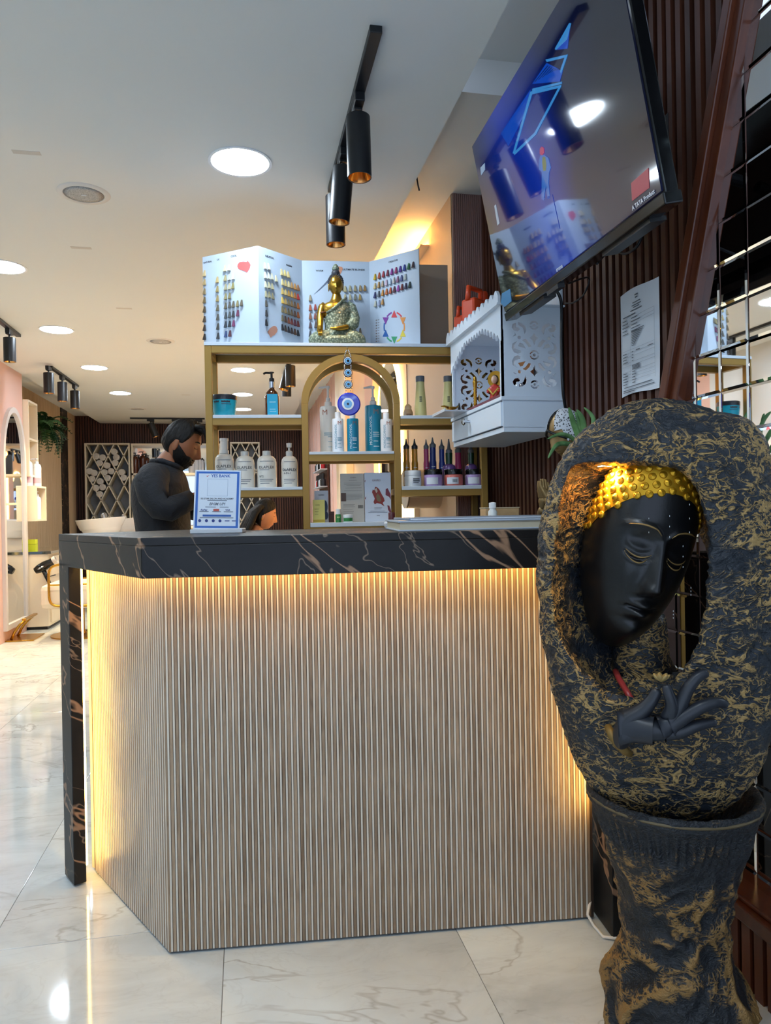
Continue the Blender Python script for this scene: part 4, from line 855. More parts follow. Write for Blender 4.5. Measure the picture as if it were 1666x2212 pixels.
def egg_disp(co):
    p = co*1.0; q = Vector((p.x*22, p.y*22, p.z*30)); w_ = mnoise.noise_vector(p*14)*.9
    r1 = 1-abs(mnoise.noise(q+w_)); r2 = 1-abs(mnoise.noise(q*2.3+w_*1.7+Vector((7, 3, 1)))); b = mnoise.noise(p*7)
    return (r1-.75)*.8 + (r2-.75)*.8 + b*.3
egg = relief_mesh('stone_shell', V, Fc, M_stone, ft, egg_disp, .0085)
# face
hc_ = Vector((-.046, -.035, 1.037)); HR = Matrix.Rotation(math.radians(14), 3, 'Y') @ Matrix.Rotation(math.radians(27), 3, 'Z') @ Matrix.Rotation(math.radians(6), 3, 'X')
ha, hb_, hcc = .104, .114, .230
FS = 1.2; fn = head_fn(ha, hb_, hcc, 1, .85, .22, FS); M_face = mat('black_stone', '#0b0b0d', .34); _n = NT(M_face); _n.bump(_n.noise(_n.coord('Object'), 160, 4), .12, .002)
# gold dust along the brows and eyelids
fc = MB().grid(lambda i, j: fn(i, j*.998+.001), 200, 220, True)
fo = fc.build('face', M_face, ft, smooth='all'); fo.location = hc_; fo.rotation_euler = HR.to_euler()
def ondir(u, w):      # point on the face in front at (u, w)
    w = w/FS
    t = math.acos(max(-1, min(1, w))); jawk = 1-.22*(-w)**1.6*.6 if w < 0 else 1
    s_ = max(-.99, min(.99, u/(1.02*jawk*max(.05, math.sin(t))))); az_ = math.asin(s_)
    return Vector(fn((az_/(2*PI)) % 1, t/PI))
M_line = mat('gilded_line', '#8a6f42', .4, .5)
for sx in (-1, 1):
    pts = []
    for q in range(19):
        au = .10+.56*q/18; bw_ = .20+.06*math.cos((au-.40)*4.2) - .10*max(0, .2-au)*3; p = ondir(sx*au, bw_); pts.append(p+Vector((0, -.0004, 0)))
    MB().tube(pts, [.0006+.0014*math.sin(PI*q/18) for q in range(19)], 6).build('brow_line', M_line, fo, smooth='all')
    for off in (.0, -.058):
        pts = []
        for q in range(15):
            au = .16+.44*q/14; x = (au-.38)/.24; lid = -.015-.055*(1-x*x)+off*(1-x*x)**.5; pts.append(ondir(sx*au, lid)+Vector((0, -.0003, 0)))
        MB().tube(pts, [.0005+.0011*math.sin(PI*q/14) for q in range(15)], 6).build('eyelid_line', M_line, fo, smooth='all')
# gold curls
M_curl = mat('gold_curl', '#b98a1e', .32, .75)
def hairline(az): return .49-.45*min(1, abs(az)/1.55)**2.0
capmb = MB()
def capfn(i, j):
    az = (i-.5)*2*2.2; wl = hairline(az) if abs(az) < 1.55 else 0; wmin = wl+.015; w_ = wmin+(1-wmin)*j; p = Vector(fn((az/(2*PI)) % 1, math.acos(min(1, w_))/PI)); return p*1.012
capmb.grid(capfn, 60, 24).build('hair_cap', M_curl, fo, smooth='all', fix=False)
r0 = .0078
cm = MB().lathe([(r0, -.002), (r0*.98, r0*.3), (r0*.8, r0*.55), (r0*.62, r0*.5), (r0*.5, r0*.78), (r0*.3, r0*.72), (r0*.2, r0*.95), (0, r0*1.0)], 12).build('hair_curl', M_curl, fo, smooth='all')
cnt = 0; NN = 760
for i in range(NN):
    z = 1-2*(i+.5)/NN; az = (i*2.399963) % (2*PI)
    if az > PI: az -= 2*PI
    if abs(az) > 1.9 or cnt >= 298 or z < (hairline(az) if abs(az) < 1.55 else 0)+.0: continue
    p = Vector(fn((az/(2*PI)) % 1, math.acos(z)/PI)); nrm = Vector((p.x/ha**2, p.y/hb_**2, p.z/hcc**2)).normalized(); rot = nrm.to_track_quat('Z', 'Y').to_euler()
    if cnt == 0: cm.location = p; cm.rotation_euler = rot
    else: inst(cm, fo, p, rot)
    cnt += 1
# ear lobe hidden in stone; neck joining the face to the hollow
nk = MB(); a_ = st_(1385, 1375, .0); b_ = st_(1405, 1470, .03)
nk.tube([(a_[0], .0, a_[1]+.04), ((a_[0]+b_[0])/2-.01, .03, (a_[1]+b_[1])/2), (b_[0]-.01, .05, b_[1]-.03)], [.05, .058, .085], 28)
vs, fs = nk.v, nk.f
relief_mesh('neck', vs, fs, M_stone, ft, egg_disp, .004)
# shoulder ledge inside
lg = MB().sphere((st_(1400, 1500, .02)[0], .02, st_(1400, 1500, .02)[1]), (.13, .085, .055), 64, 40)
relief_mesh('inner_ledge', lg.v, lg.f, M_stone, ft, egg_disp, .006)
# hand
hd = {'W': (1340, 1604, .024, -.150), 'P1': (1345, 1570, .027, -.178), 'P2': (1379, 1574, .025, -.185), 'P3': (1413, 1579, .021, -.188), 'P4': (1433, 1572, .016, -.187),
      'T0': (1356, 1546, .019, -.183), 'T1': (1386, 1540, .0125, -.187), 'T2': (1408, 1515, .0095, -.188), 'T3': (1423, 1486, .0075, -.186),
      'I0': (1438, 1554, .0115, -.186), 'I1': (1457, 1528, .0105, -.190), 'I2': (1446, 1502, .0085, -.196), 'I3': (1439, 1477, .0065, -.190),
      'M0': (1453, 1552, .0115, -.184), 'M1': (1471, 1521, .0105, -.185), 'M2': (1487, 1486, .009, -.184), 'M3': (1507, 1462, .008, -.180), 'M4': (1531, 1451, .0062, -.174),
      'R0': (1449, 1569, .0115, -.185), 'R1': (1480, 1547, .0105, -.186), 'R2': (1514, 1527, .0095, -.182), 'R3': (1548, 1516, .0082, -.174), 'R4': (1574, 1522, .006, -.165),
      'K0': (1441, 1586, .0115, -.183), 'K1': (1471, 1582, .0098, -.182), 'K2': (1507, 1566, .0085, -.176), 'K3': (1551, 1559, .006, -.165)}
hedges = [('P1', 'W'), ('P1', 'P2'), ('P2', 'P3'), ('P3', 'P4'), ('P1', 'T0'), ('T0', 'T1'), ('T1', 'T2'), ('T2', 'T3'), ('P4', 'I0'), ('I0', 'I1'), ('I1', 'I2'), ('I2', 'I3'), ('P4', 'M0'), ('M0', 'M1'), ('M1', 'M2'), ('M2', 'M3'), ('M3', 'M4'), ('P4', 'R0'), ('R0', 'R1'), ('R1', 'R2'), ('R2', 'R3'), ('R3', 'R4'), ('P3', 'K0'), ('K0', 'K1'), ('K1', 'K2'), ('K2', 'K3')]
def skin_mesh(name, nodes, edges, root, m, parent, sub=2, smooth=True):
    keys = list(nodes); me = bpy.data.meshes.new(name); me.from_pydata([nodes[k][0] for k in keys], [(keys.index(a), keys.index(b)) for a, b in edges], [])
    o = bpy.data.objects.new(name, me); COL.objects.link(o); md = o.modifiers.new('skin', 'SKIN'); md.use_smooth_shade = True
    sv = me.skin_vertices[0].data
    for i, k in enumerate(keys):
        r = nodes[k][1]; sv[i].radius = r if isinstance(r, tuple) else (r, r); sv[i].use_root = (k == root)
    if sub: s = o.modifiers.new('sub', 'SUBSURF'); s.levels = sub; s.render_levels = sub
    dg = bpy.context.evaluated_depsgraph_get(); me2 = bpy.data.meshes.new_from_object(o.evaluated_get(dg)); bpy.data.objects.remove(o); me2.name = name
    me2.materials.clear(); me2.materials.append(m); me2.polygons.foreach_set('use_smooth', [True]*len(me2.polygons))
    o = bpy.data.objects.new(name, me2); COL.objects.link(o)
    if parent: o.parent = parent
    return o
M_hand = mat('slate_paint', '#23262d', .4)
nd = {}
for k_, (px, py, r, y) in hd.items(): x, z = st_(px, py, y); nd[k_] = ((x, y, z), r*(1.12 if k_[0] in 'WP' or k_ == 'T0' else 1.34))
hand = skin_mesh('hand', nd, hedges, 'P2', M_hand, ft, 3)
def fpt(px, py, y): x, z = st_(px, py, y); return (x, y, z)
MB().tube([fpt(1313, 1568, -.155), fpt(1322, 1588, -.168), fpt(1335, 1606, -.170), fpt(1350, 1622, -.163), fpt(1362, 1629, -.150)], [.007, .0085, .0085, .0085, .006], 10).build('bangle', mat('old_gold', '#7a6030', .5, .4), ft, smooth='all')
lot = MB(); c = Vector(fpt(1429, 1472, -.19))
for q in range(7):
    a = 2*PI*q/7; d_ = Vector((math.cos(a)*.013, math.sin(a)*.009, .011)); lot.sphere(c+d_*.6, (.006, .0035, .010), 8, 6, d_.to_track_quat('Z', 'Y').to_matrix())
lot.build('lotus_bud', mat('old_gold_light', '#9a8250', .5, .3), ft, smooth='all')
MB().tube([fpt(1330, 1450, -.02), fpt(1338, 1467, -.06), fpt(1352, 1490, -.09), fpt(1368, 1518, -.115)], .0062, 12).build('red_hose', paint('#a83a36', .3), ft, smooth='all')
lx, lz = st_(1307, 1012, -.10)
MB().lathe([(0, 0), (.013, 0), (.013, .006)], 20, (lx, -.10, lz+.004)).build('cavity_lamp', mat('cavity_led', '#ffffff', .4, emit=60, ecol='#ffcf8a'), ft)
l = bpy.data.lights.new('cavity_light', 'SPOT'); l.energy = 4.2; l.color = (1, .66, .25); l.spot_size = 2.4; l.spot_blend = .7; l.shadow_soft_size = .03
lo = bpy.data.objects.new('cavity_light', l); COL.objects.link(lo); lo.parent = ft; lo.location = (lx+.01, -.10, lz-.002); lo.rotation_euler = (.1, -.45, 0)
# falling water beads
mw = MB()
for px, y0, y1 in ((1402, 1120, 1150), (1447, 1115, 1160), (1476, 1180, 1225), (1490, 1090, 1150), (1455, 1320, 1335), (1493, 1270, 1285)):
    for q in range(3): x, z = st_(px, y0+(y1-y0)*q/2, -.145); mw.sphere((x, -.145, z), (.0005, .0005, .0018), 6, 5)
mw.build('water_drops', mat('water', '#cfd6d8', .03, spec=.9), ft, smooth='all')['kind'] = 'stuff'
# ---- pedestal
pd = thing('fountain_pedestal', 'gnarled dark and gold tree-trunk pedestal under the egg fountain', 'pedestal', (E0.x+ex.x*.012, E0.y+ex.y*.012, 0), -EA)
prof = [(2243, 118), (2225, 132), (2190, 138), (2150, 139), (2115, 133), (2085, 119), (2050, 108), (2010, 103), (1960, 104), (1900, 112), (1850, 124), (1800, 143), (1760, 158), (1735, 168), (1722, 176), (1708, 177), (1700, 172), (1706, 160), (1740, 140), (1790, 120)]
kk = 1.5/F; pz = []
for py, hw in prof: pz.append((hw*kk, max(0, st_(1446, py, 0)[1])))
pz[0] = (pz[0][0], 0.0)
# dense resample along the profile
def dens(pz, step=.006):
    out = [pz[0]]
    for a, b in zip(pz, pz[1:]):
        n = max(1, int(math.hypot(b[0]-a[0], b[1]-a[1])/step))
        out += [(a[0]+(b[0]-a[0])*i/n, a[1]+(b[1]-a[1])*i/n) for i in range(1, n+1)]
    return out
pp = dens(pz, .004); NPED = 300; V = []; Fc = []
for r, z in pp: V += [(r*math.cos(2*PI*q/NPED), r*math.sin(2*PI*q/NPED), z) for q in range(NPED)]
for i in range(len(pp)-1):
    for q in range(NPED): r = (q+1) % NPED; Fc.append((i*NPED+q, i*NPED+r, (i+1)*NPED+r, (i+1)*NPED+q))
def ped_disp(co):
    p = Vector((co.x*9, co.y*9, co.z*5)); w_ = mnoise.noise_vector(co*6)*1.3; k = min(1, max(.12, (.50-co.z)/.12)); b = min(1, max(0, (.2-co.z)/.12))
    if co.z < .004: k = 0
    r1 = 1-abs(mnoise.noise(p*1.25+w_))*2.2; r2 = (1-abs(mnoise.noise(Vector((co.x*24, co.y*24, co.z*15))+w_*1.4))*2.2)*.8+mnoise.noise(co*48+w_)*.3; g = .5*math.sin(math.atan2(co.y, co.x)*60)*max(0, 1-abs(co.z-.45)/.05)
    return (r1*(.55+.9*b)*k + r2*.5*max(k, .25) + g*.5*(1-k+.3) + mnoise.noise(co*60)*.12)
relief_mesh('trunk', V, Fc, M_ped, pd, ped_disp, .015)

# lighter worn rim on the pedestal
MB().lathe([(176*kk+.0035*math.cos(a), st_(1446, 1712, 0)[1]+.0035*math.sin(a)) for a in np.linspace(0, 2*PI, 9)], 90, caps=False).build('rim_bead', mat('worn_rim', '#5d4f35', .5, .2), pd, smooth='all')
# ================================================================== small seated Buddha on the top shelf
M_bgold = mat('statue_gold', '#a07c2e', .28, .85); M_robe = mat('robe_green', '#8a947c', .6); _n = NT(M_robe)
_v = _n.n('ShaderNodeTexVoronoi'); _v.inputs['Scale'].default_value = 110; _n.l(_n.coord('Object'), _v.inputs['Vector']); _n.base(_n.ramp(_v.outputs[0], [(.15, '#a5ad95'), (.6, '#5f6a58')])); _n.bump(_v.outputs[0], .7, .004)
bs, _ = sh(729, 740, .07); bd = thing('buddha_statue', 'seated golden Buddha statue in pale green robe before the colour chart', 'statue', shw(bs, .075, ZT), AS)
rb = MB()
for sx in (-1, 1): rb.sphere((sx*.072, -.004, .036), (.056, .046, .035), 24, 16, Matrix.Rotation(sx*.25, 3, 'Y'))
rb.sphere((0, -.016, .024), (.085, .048, .024), 24, 12); rb.build('folded_legs', M_robe, bd, smooth='all')
def loft0(levels, n=36):
    out = []
    for a in range(len(levels)-1):
        p0, p1, p2, p3 = [np.array(levels[min(len(levels)-1, max(0, a+q))], float) for q in (-1, 0, 1, 2)]
        for q in range(5): t = q/5; out.append(.5*((2*p1)+(p2-p0)*t+(2*p0-5*p1+4*p2-p3)*t*t+(3*p1-p0-3*p2+p3)*t**3))
    out.append(np.array(levels[-1], float)); V_ = [(l[0]+l[3]*math.cos(2*PI*i/n), l[1]+l[4]*math.sin(2*PI*i/n), l[2]) for l in out for i in range(n)]
    F_ = [(j*n+i, j*n+(i+1) % n, (j+1)*n+(i+1) % n, (j+1)*n+i) for j in range(len(out)-1) for i in range(n)]; return V_, F_
tl_ = [(0, .008, .045, .06, .045), (0, .008, .085, .050, .04), (0, .006, .13, .056, .042), (0, .004, .162, .066, .042), (0, .004, .186, .060, .036), (0, .004, .204, .030, .026), (0, .003, .240, .0165, .017)]
V_, F_ = loft0(tl_); mb = MB().add(V_, F_); mb.tube([(-.050, .004, .182), (-.062, .003, .172), (-.074, -.002, .13), (-.076, -.03, .086), (-.077, -.047, .060)], [.020, .021, .017, .0135, .013], 14)
for q in range(4): mb.tube([(-.083+q*.0045, -.052, .058), (-.083+q*.0045, -.060, .046), (-.083+q*.0045, -.060, .036)], [.0032, .003, .0022], 6)
mb.build('body', M_bgold, bd, smooth='all')
V_, F_ = loft0([(l[0], l[1], l[2], l[3]*1.07, l[4]*1.10) for l in tl_[:-1]]); F_ = [f for f in F_ if sum(V_[i][2] for i in f)/4 < .118+(sum(V_[i][0] for i in f)/4+.06)*1.0]
mb = MB().add(V_, F_); mb.tube([(.045, .004, .186), (.062, .004, .176), (.077, .0, .125), (.072, -.018, .098), (.056, -.032, .086)], [.022, .025, .026, .025, .021], 14); mb.tube([(-.045, -.028, .142), (-.01, -.044, .162), (.028, -.036, .198), (.04, -.012, .212)], .006, 8); mb.build('robe', M_robe, bd, smooth='all', fix=False)
skin_mesh('lap_hand', {'a': ((.05, -.03, .083), .015), 'b': ((.015, -.048, .070), .012), 'c': ((-.015, -.052, .068), (.013, .007)), 'd': ((-.034, -.052, .070), .005)}, [('a', 'b'), ('b', 'c'), ('c', 'd')], 'b', M_bgold, bd, 2)
fnb = head_fn(.031, .034, .046, 0, 1.0)
hb2 = MB().grid(lambda i, j: fnb(i, j*.998+.001), 48, 48, True); add_ears(hb2, .031, .046, 1.0, 1); ho = hb2.build('head', M_bgold, bd, smooth='all'); ho.location = (-.002, -.004, .272); ho.rotation_euler = (.12, 0, 0)
hm = MB(); M_bhair = paint('#33333a', .5)
hm.sphere((0, .009, .012), (.0330, .0340, .039), 24, 16); hm.sphere((0, .008, .052), (.019, .019, .017), 18, 12)
for i in range(150):
    z = 1-1.25*(i+.5)/150; a = i*2.399963; r_ = math.sqrt(max(0, 1-z*z)); hm.sphere((r_*math.cos(a)*.0335, .009+r_*math.sin(a)*.0345, .012+z*.0395), .0031, 6, 5)
hm.build('curled_hair', M_bhair, ho, smooth='all')
MB().lathe([(0, .058), (.013, .062), (.0165, .072), (.011, .084), (.004, .092), (0, .094)], 18, (0, .008, 0)).build('topknot', M_robe, ho, smooth='all')
MB().tube([(-.05, -.022, .148), (-.062, -.024, .146), (-.088, -.004, .148), (-.075, .016, .150)], .003, 8).build('armband', paint('#7a4a2a', .4), bd, smooth='all')
# ================================================================== television
tA, tB, tC, tD = Vector((.872, 2.297, 1.756)), Vector((.849, 1.328, 1.742)), Vector((.74, 1.322, 2.296)), Vector((.763, 2.292, 2.311))
tx_ = (tB-tA).normalized(); tn = ((tD-tA).cross(tB-tA)).normalized()
if tn.x < 0: tn = -tn
tz_ = tx_.cross(tn).normalized(); TW = (tB-tA).length; THt = (tD-tA).length
tv = thing('television', 'wall-hung flat television tilted down, showing a blue stage picture', 'television')
mw_ = Matrix((tx_, tn, tz_)).transposed().to_4x4(); mw_.translation = tA; tv.matrix_world = mw_
def tl(px, py): q = atP(px, py, tA, tn)-tA; return q.dot(tx_), q.dot(tz_)
MB().bx(0, TW, .004, .035, 0, THt).bx(.08, TW-.08, .035, .07, .02, THt*.62).build('casing', M_blackgloss, tv, bevel=.003)
MB().bx(-.001, TW+.001, -.002, .04, -.022, .004).build('lower_bezel', M_blackgloss, tv, bevel=.003)
MB().bx(.10, .30, .01, .05, -.03, -.02).build('speaker_grille', M_black, tv); MB().bx(TW-.30, TW-.08, .01, .05, -.03, -.02).build('speaker_grille', M_black, tv); MB().bx(TW*.36, TW*.44, -.001, .02, -.034, -.022).build('sensor_window', M_black, tv)
M_scr = mat('screen_glass', '#020306', .03, coat=1.0); _n = NT(M_scr); _tc = _n.coord('Object'); _sx = _n.n('ShaderNodeSeparateXYZ'); _n.l(_tc, _sx.inputs[0])
_g = _n.math('ADD', _n.math('MULTIPLY', _sx.outputs[0], .8), _n.math('MULTIPLY', _sx.outputs[2], .35)); _g = _n.math('ADD', _g, _n.math('MULTIPLY', _n.noise(_tc, 2.4, 3), .35))
_n.l(_n.ramp(_g, [(.28, '#050a1e'), (.45, '#0b2a8a'), (.6, '#123fd0'), (.8, '#0a1a55'), (1, '#0a1030')]), _n.b.inputs['Emission Color']); _n.b.inputs['Emission Strength'].default_value = .15
MB().bx(.006, TW-.006, -.0005, .004, .008, THt-.006).build('screen', M_scr, tv)
def pic(pts, m, nm='picture_shape', o=0): MB().prism([tl(980+x/2.4286, y/2.4286) for x, y in pts], -.0012-o, -.0006, 'y').build(nm, m, tv)
def emi(h, s): return mat('screen_'+h.strip('#')+str(s), '#000000', .05, emit=s, ecol=h, coat=1)
cy_ = emi('#3f9ae8', .22); db_ = emi('#0f56d8', .2); vb_ = emi('#083a9c', .1)
for q in [[(415, 440), (490, 330), (575, 372), (560, 428)], [(535, 262), (612, 150), (600, 255)], [(250, 700), (345, 560), (405, 470), (395, 560), (290, 765)]]: pic(q, db_)
for q in [[(312, 805), (322, 805), (415, 490), (405, 480)], [(405, 480), (415, 495), (560, 460), (568, 445)], [(560, 445), (568, 450), (435, 705), (428, 695)], [(428, 695), (438, 703), (322, 812), (316, 802)], [(485, 312), (492, 325), (596, 300), (600, 285)], [(590, 288), (600, 290), (568, 385), (560, 375)], [(610, 120), (618, 122), (600, 205), (540, 262), (534, 255)], [(415, 465), (415, 480), (570, 440), (570, 428)]]: pic(q, cy_, o=.0003)
for q in range(7): pic([(425+q*20, 432-q*12), (431+q*20, 430-q*12), (500+q*11, 345+q*4), (495+q*11, 343+q*4)], vb_, o=.0002)
pic([(455, 780), (465, 768), (476, 775), (478, 800), (468, 815), (455, 808)], emi('#c0246e', .2), 'picture_figure', .0003); pic([(458, 815), (478, 812), (500, 828), (512, 880), (503, 905), (500, 960), (508, 1040), (496, 1045), (486, 970), (476, 1050), (464, 1045), (466, 900), (452, 890), (450, 845)], emi('#3f7fe0', .2), 'picture_figure', .0003)
pic([(470, 822), (484, 822), (490, 860), (488, 895), (474, 897), (468, 850)], emi('#8a9a6a', .16), 'picture_figure', .0005); pic([(478, 1040), (520, 1020), (560, 1200), (500, 1180)], emi('#1c4ad0', .14), 'picture_figure', .0003)
pic([(935, 960), (1025, 880), (1030, 985), (940, 1055)], paint('#a8333c', .35), 'red_sticker', .0004); pic([(255, 1540), (298, 1515), (306, 1580), (270, 1610), (250, 1590)], paint('#3f7fae', .35), 'blue_sticker', .0004); pic([(216, 1080), (224, 1072), (243, 1170), (233, 1183)], paint('#b9bfc6', .4), 'barcode_sticker', .0004); pic([(143, 880), (165, 855), (167, 890), (147, 920)], paint('#9fb4cc', .4), 'spec_sticker', .0004)
for s, px, py, z in (('croma', 1210, 577, .016), ('A TATA Product', 1391, 430, .013)):
    a_, b_ = tl(px, py); text(s, z, paint('#c9cdd2', .4), tv, (a_, -.0024, b_-.002), bold=True)
tw = bpy.data.objects  # mount on the wall
mt = MB().box((1.145, 1.83, 2.05), (.02, .16, .22)).cyl((1.14, 1.83, 2.05), (1.02, 1.83, 2.05), .018, 12).cyl((1.02, 1.83, 2.05), (.90, 1.83, 2.03), .016, 12)
o = mt.build('tv_bracket', M_black, None); tag(o, 'black wall bracket arm behind the television', 'bracket')
def cable(pts, lab, r=.0045, n=40):
    P = [Vector(p) for p in pts]; out = []
    for i in range(len(P)-1):
        p0, p1, p2, p3 = P[max(0, i-1)], P[i], P[i+1], P[min(len(P)-1, i+2)]
        for q in range(8):
            t = q/8; out.append(.5*((2*p1)+(p2-p0)*t+(2*p0-5*p1+4*p2-p3)*t*t+(3*p1-p0-3*p2+p3)*t**3))
    out.append(P[-1]); o = MB().tube(out, r, 8).build('tv_cable', M_black, None, smooth='all'); tag(o, lab, 'cable'); return o
xs = XW-.032
cable([Vector((.95, 2.1, 1.80))]+[atX(x, y, .985) for x, y in ((1212, 650), (1213, 740), (1216, 840))]+[atX(x, y, 1.02) for x, y in ((1226, 905), (1234, 955))], 'black cable hanging straight down beside the white temple', .0048)
cable([Vector((.96, 1.75, 1.78))]+[atX(x, y, xs-.01) for x, y in ((1385, 495), (1378, 530), (1350, 548), (1320, 540))]+[Vector((1.0, 1.9, 1.80))], 'looped black cable under the television', .004)
cable([Vector((.97, 2.02, 1.78))]+[atX(x, y, xs-.01) for x, y in ((1272, 600), (1262, 635), (1240, 653), (1222, 655))], 'thin black lead sagging below the television towards the temple', .003)
# ================================================================== notice on the slats
c = [atX(x, y, XW-.027) for x, y in ((1343, 638), (1430, 594), (1424, 838), (1344, 858))]
y1, y0 = 1.975, 1.77; z0, z1 = 1.428, 1.728
y1 = (c[0].y+c[3].y)/2; y0 = (c[1].y+c[2].y)/2; z1 = (c[0].z+c[1].z)/2; z0 = (c[2].z+c[3].z)/2
nt = thing('paper_notice', 'printed white paper certificate fixed to the dark slatted wall', 'notice', (XW-.0275, y1, z0), -PI/2)
PW, PH = y1-y0, z1-z0
def pf(i, j): return (PW*i, -.001-.004*math.sin(i*3.1)*(.3+j*.5)-.004*(1-j)**4*i, PH*j+.004*math.sin(i*5))
MB().grid(pf, 14, 14).build('sheet', paint('#cfd6de', .7), nt, smooth='all', fix=False)
mb = MB(); yp = -.0075
def row(z, a, b, h=.0022): mb.bx(PW*a, PW*b, yp-.0003, yp, PH*z, PH*z+h)
for z, a, b in ((.925, .44, .52), (.90, .45, .51), (.86, .38, .58), (.835, .36, .6), (.815, .4, .55), (.79, .32, .62)): row(z, a, b, .004 if z > .89 else .0026)
row(.755, .12, .45, .003)
for i in range(5): row(.72-.032*i, .1, .22+.03*(i % 3)); row(.722-.032*i, .34, .5+.07*(i % 2))
for i in range(10): row(.60-.0155*i, .34, .66-.028*i)
for i in range(4): row(.40-.028*i, .1, .2+.03*(i % 2)); row(.40-.028*i, .34, .38)
row(.405, .45, .55); row(.40, .75, .88)
for i in range(4): row(.27-.012*i, .34, .54)
for i in range(5): row(.21-.026*i, .1, .2+.03*(i % 2)); row(.21-.026*i, .34, .42+.03*(i % 2))
row(.075, .12, .85); row(.045, .1, .9); row(.03, .1, .4)
mb.build('printed_text', paint('#5a5f66', .7), nt)['kind'] = 'stuff'
lm = MB()
for z in (.735, .70, .67, .43, .40, .365, .31, .28, .225, .195, .165, .135): lm.bx(PW*.08, PW*.92, yp-.0002, yp, PH*z, PH*z+.0006)
for a, b, c_ in ((.08, .1, .74), (.31, .1, .74), (.92, .1, .74)): lm.bx(PW*a, PW*a+.0006, yp-.0002, yp, PH*b, PH*c_)
lm.build('table_rules', paint('#8d949c', .7), nt)['kind'] = 'stuff'
# ================================================================== white home temple on the wall
from mathutils.geometry import tessellate_polygon
def holed(outer, holes, th, fn3):       # panel with real cut-outs; fn3(x, z, depth) -> point
    loops = [outer]+holes; tri = tessellate_polygon([[Vector((x, z, 0)) for x, z in lp] for lp in loops]); flatp = [p for lp in loops for p in lp]; n = len(flatp)
    mb = MB(); vs = [fn3(x, z, 0) for x, z in flatp]+[fn3(x, z, th) for x, z in flatp]; fs = [tuple(t) for t in tri]+[tuple(n+i for i in reversed(t)) for t in tri]; o = 0
    for lp in loops:
        k = len(lp); fs += [(o+i, o+(i+1) % k, n+o+(i+1) % k, n+o+i) for i in range(k)]; o += k
    return mb.add(vs, fs)
MX0, MX1, MY0, MY1 = .90, XW-.026, 2.41, 3.03
ZB, ZD0, ZD1, ZLg, ZF, ZCr, ZTp = 1.377, 1.393, 1.488, 1.502, 1.737, 1.826, 1.868
mn = thing('home_temple', 'white wooden wall temple with scalloped canopy and cut-out scroll sides', 'temple cabinet', (MX0, MY0, ZB))
def mb3(x0, x1, y0, y1, z0, z1): return MB().bx(x0-MX0, x1-MX0, y0-MY0, y1-MY0, z0-ZB, z1-ZB)
M_tw = mat('temple_white', '#dee9f4', .3)
mb3(MX0+.004, MX1, MY0+.002, MY1, ZB, ZD0+.002).build('bottom_board', M_tw, mn, bevel=.001)
mb3(MX0+.004, MX1, MY0+.002, MY0+.012, ZD0, ZD1).build('drawer_side', M_tw, mn); mb3(MX0+.004, MX1, MY1-.012, MY1, ZD0, ZD1).build('drawer_side', M_tw, mn)
mb3(MX0-.006, MX1, MY0-.006, MY1+.004, ZD1, ZLg).build('ledge', M_tw, mn, bevel=.002)
dr = mb3(MX0-.004, MX0+.010, MY0+.008, MY1-.008, ZD0+.006, ZD1-.005).build('drawer', M_tw, mn, bevel=.001)
kp = atX(1012, 911, MX0-.01)
MB().lathe([(.006, 0), (.005, .012), (.010, .018), (.015, .024), (.015, .028), (.009, .033), (0, .034)], 10, (-.004, kp.y-MY0, kp.z-ZB), Matrix.Rotation(-PI/2, 3, 'Y')).build('knob', M_chrome, dr)
mb3(MX1-.01, MX1, MY0, MY1, ZLg, ZTp+.03).build('back_board', M_tw, mn)
# cut-outs traced once for a quarter and mirrored
cx0, cz0, sc_ = 1085., 990., 1/(5.822*614)
Q = [[(930, 805), (975, 785), (1030, 838), (1047, 882), (1010, 888), (968, 832)], [(873, 882), (900, 835), (942, 850), (978, 912)],
     [(866, 816), (832, 868), (836, 912), (872, 928), (908, 936), (914, 962), (872, 982), (822, 962), (794, 905), (806, 850)],
     [(858, 580), (812, 600), (800, 640), (828, 682), (880, 692), (906, 662), (884, 640), (856, 640), (859, 610)], [(882, 575), (932, 582), (980, 622), (990, 672), (962, 724), (955, 690), (938, 640), (882, 606)],
     [(838, 702), (856, 742), (806, 762), (836, 736)], [(893+24*math.cos(a), 770+24*math.sin(a)) for a in [i*PI/4 for i in range(8)]]]
top_d = [(1085, 706), (1105, 740), (1140, 768), (1105, 800), (1085, 862), (1062, 800), (1024, 772), (1062, 740)]
def half_ring(cx, cz, r0, r1, a0, a1): return [(cx+r1*math.cos(a), cz+r1*math.sin(a)) for a in np.linspace(a0, a1, 9)]+[(cx+r0*math.cos(a), cz+r0*math.sin(a)) for a in np.linspace(a1, a0, 9)]
def pat():
    H = []
    for q in Q:
        for mx in (1, -1):
            for mz in (1, -1): H.append([((x-cx0)*mx, -(z-cz0)*mz) for x, z in q])
    for mz in (1, -1):
        H.append([((x-cx0), -(z-cz0)*mz) for x, z in top_d])
        for a0 in (.25, PI+.25): H.append([(x-cx0, -(z-cz0)*mz) for x, z in half_ring(1085, 608, 34, 58, a0, a0+PI-.5)])
        H.append([(x-cx0, -(z-cz0)*mz) for x, z in [(1085+20*math.cos(i*PI/4), 608+20*math.sin(i*PI/4)) for i in range(8)]])
    for a0 in (.15, PI+.15): H.append([(x-cx0, -(z-cz0)) for x, z in half_ring(1085, 990, 40, 62, a0, a0+PI-.3)])
    H.append([(20*math.cos(i*PI/4), 20*math.sin(i*PI/4)) for i in range(8)])
    return [[(x*sc_, z*sc_) for x, z in h] for h in H]
PX = (MX1-MX0)/2; PC = Vector((PX, 0, 1.650-ZB)); kx = PX/.125
outer = [(-PX, ZLg-1.650), (PX, ZLg-1.650), (PX, ZCr-1.650), (-PX, ZCr-1.650)]
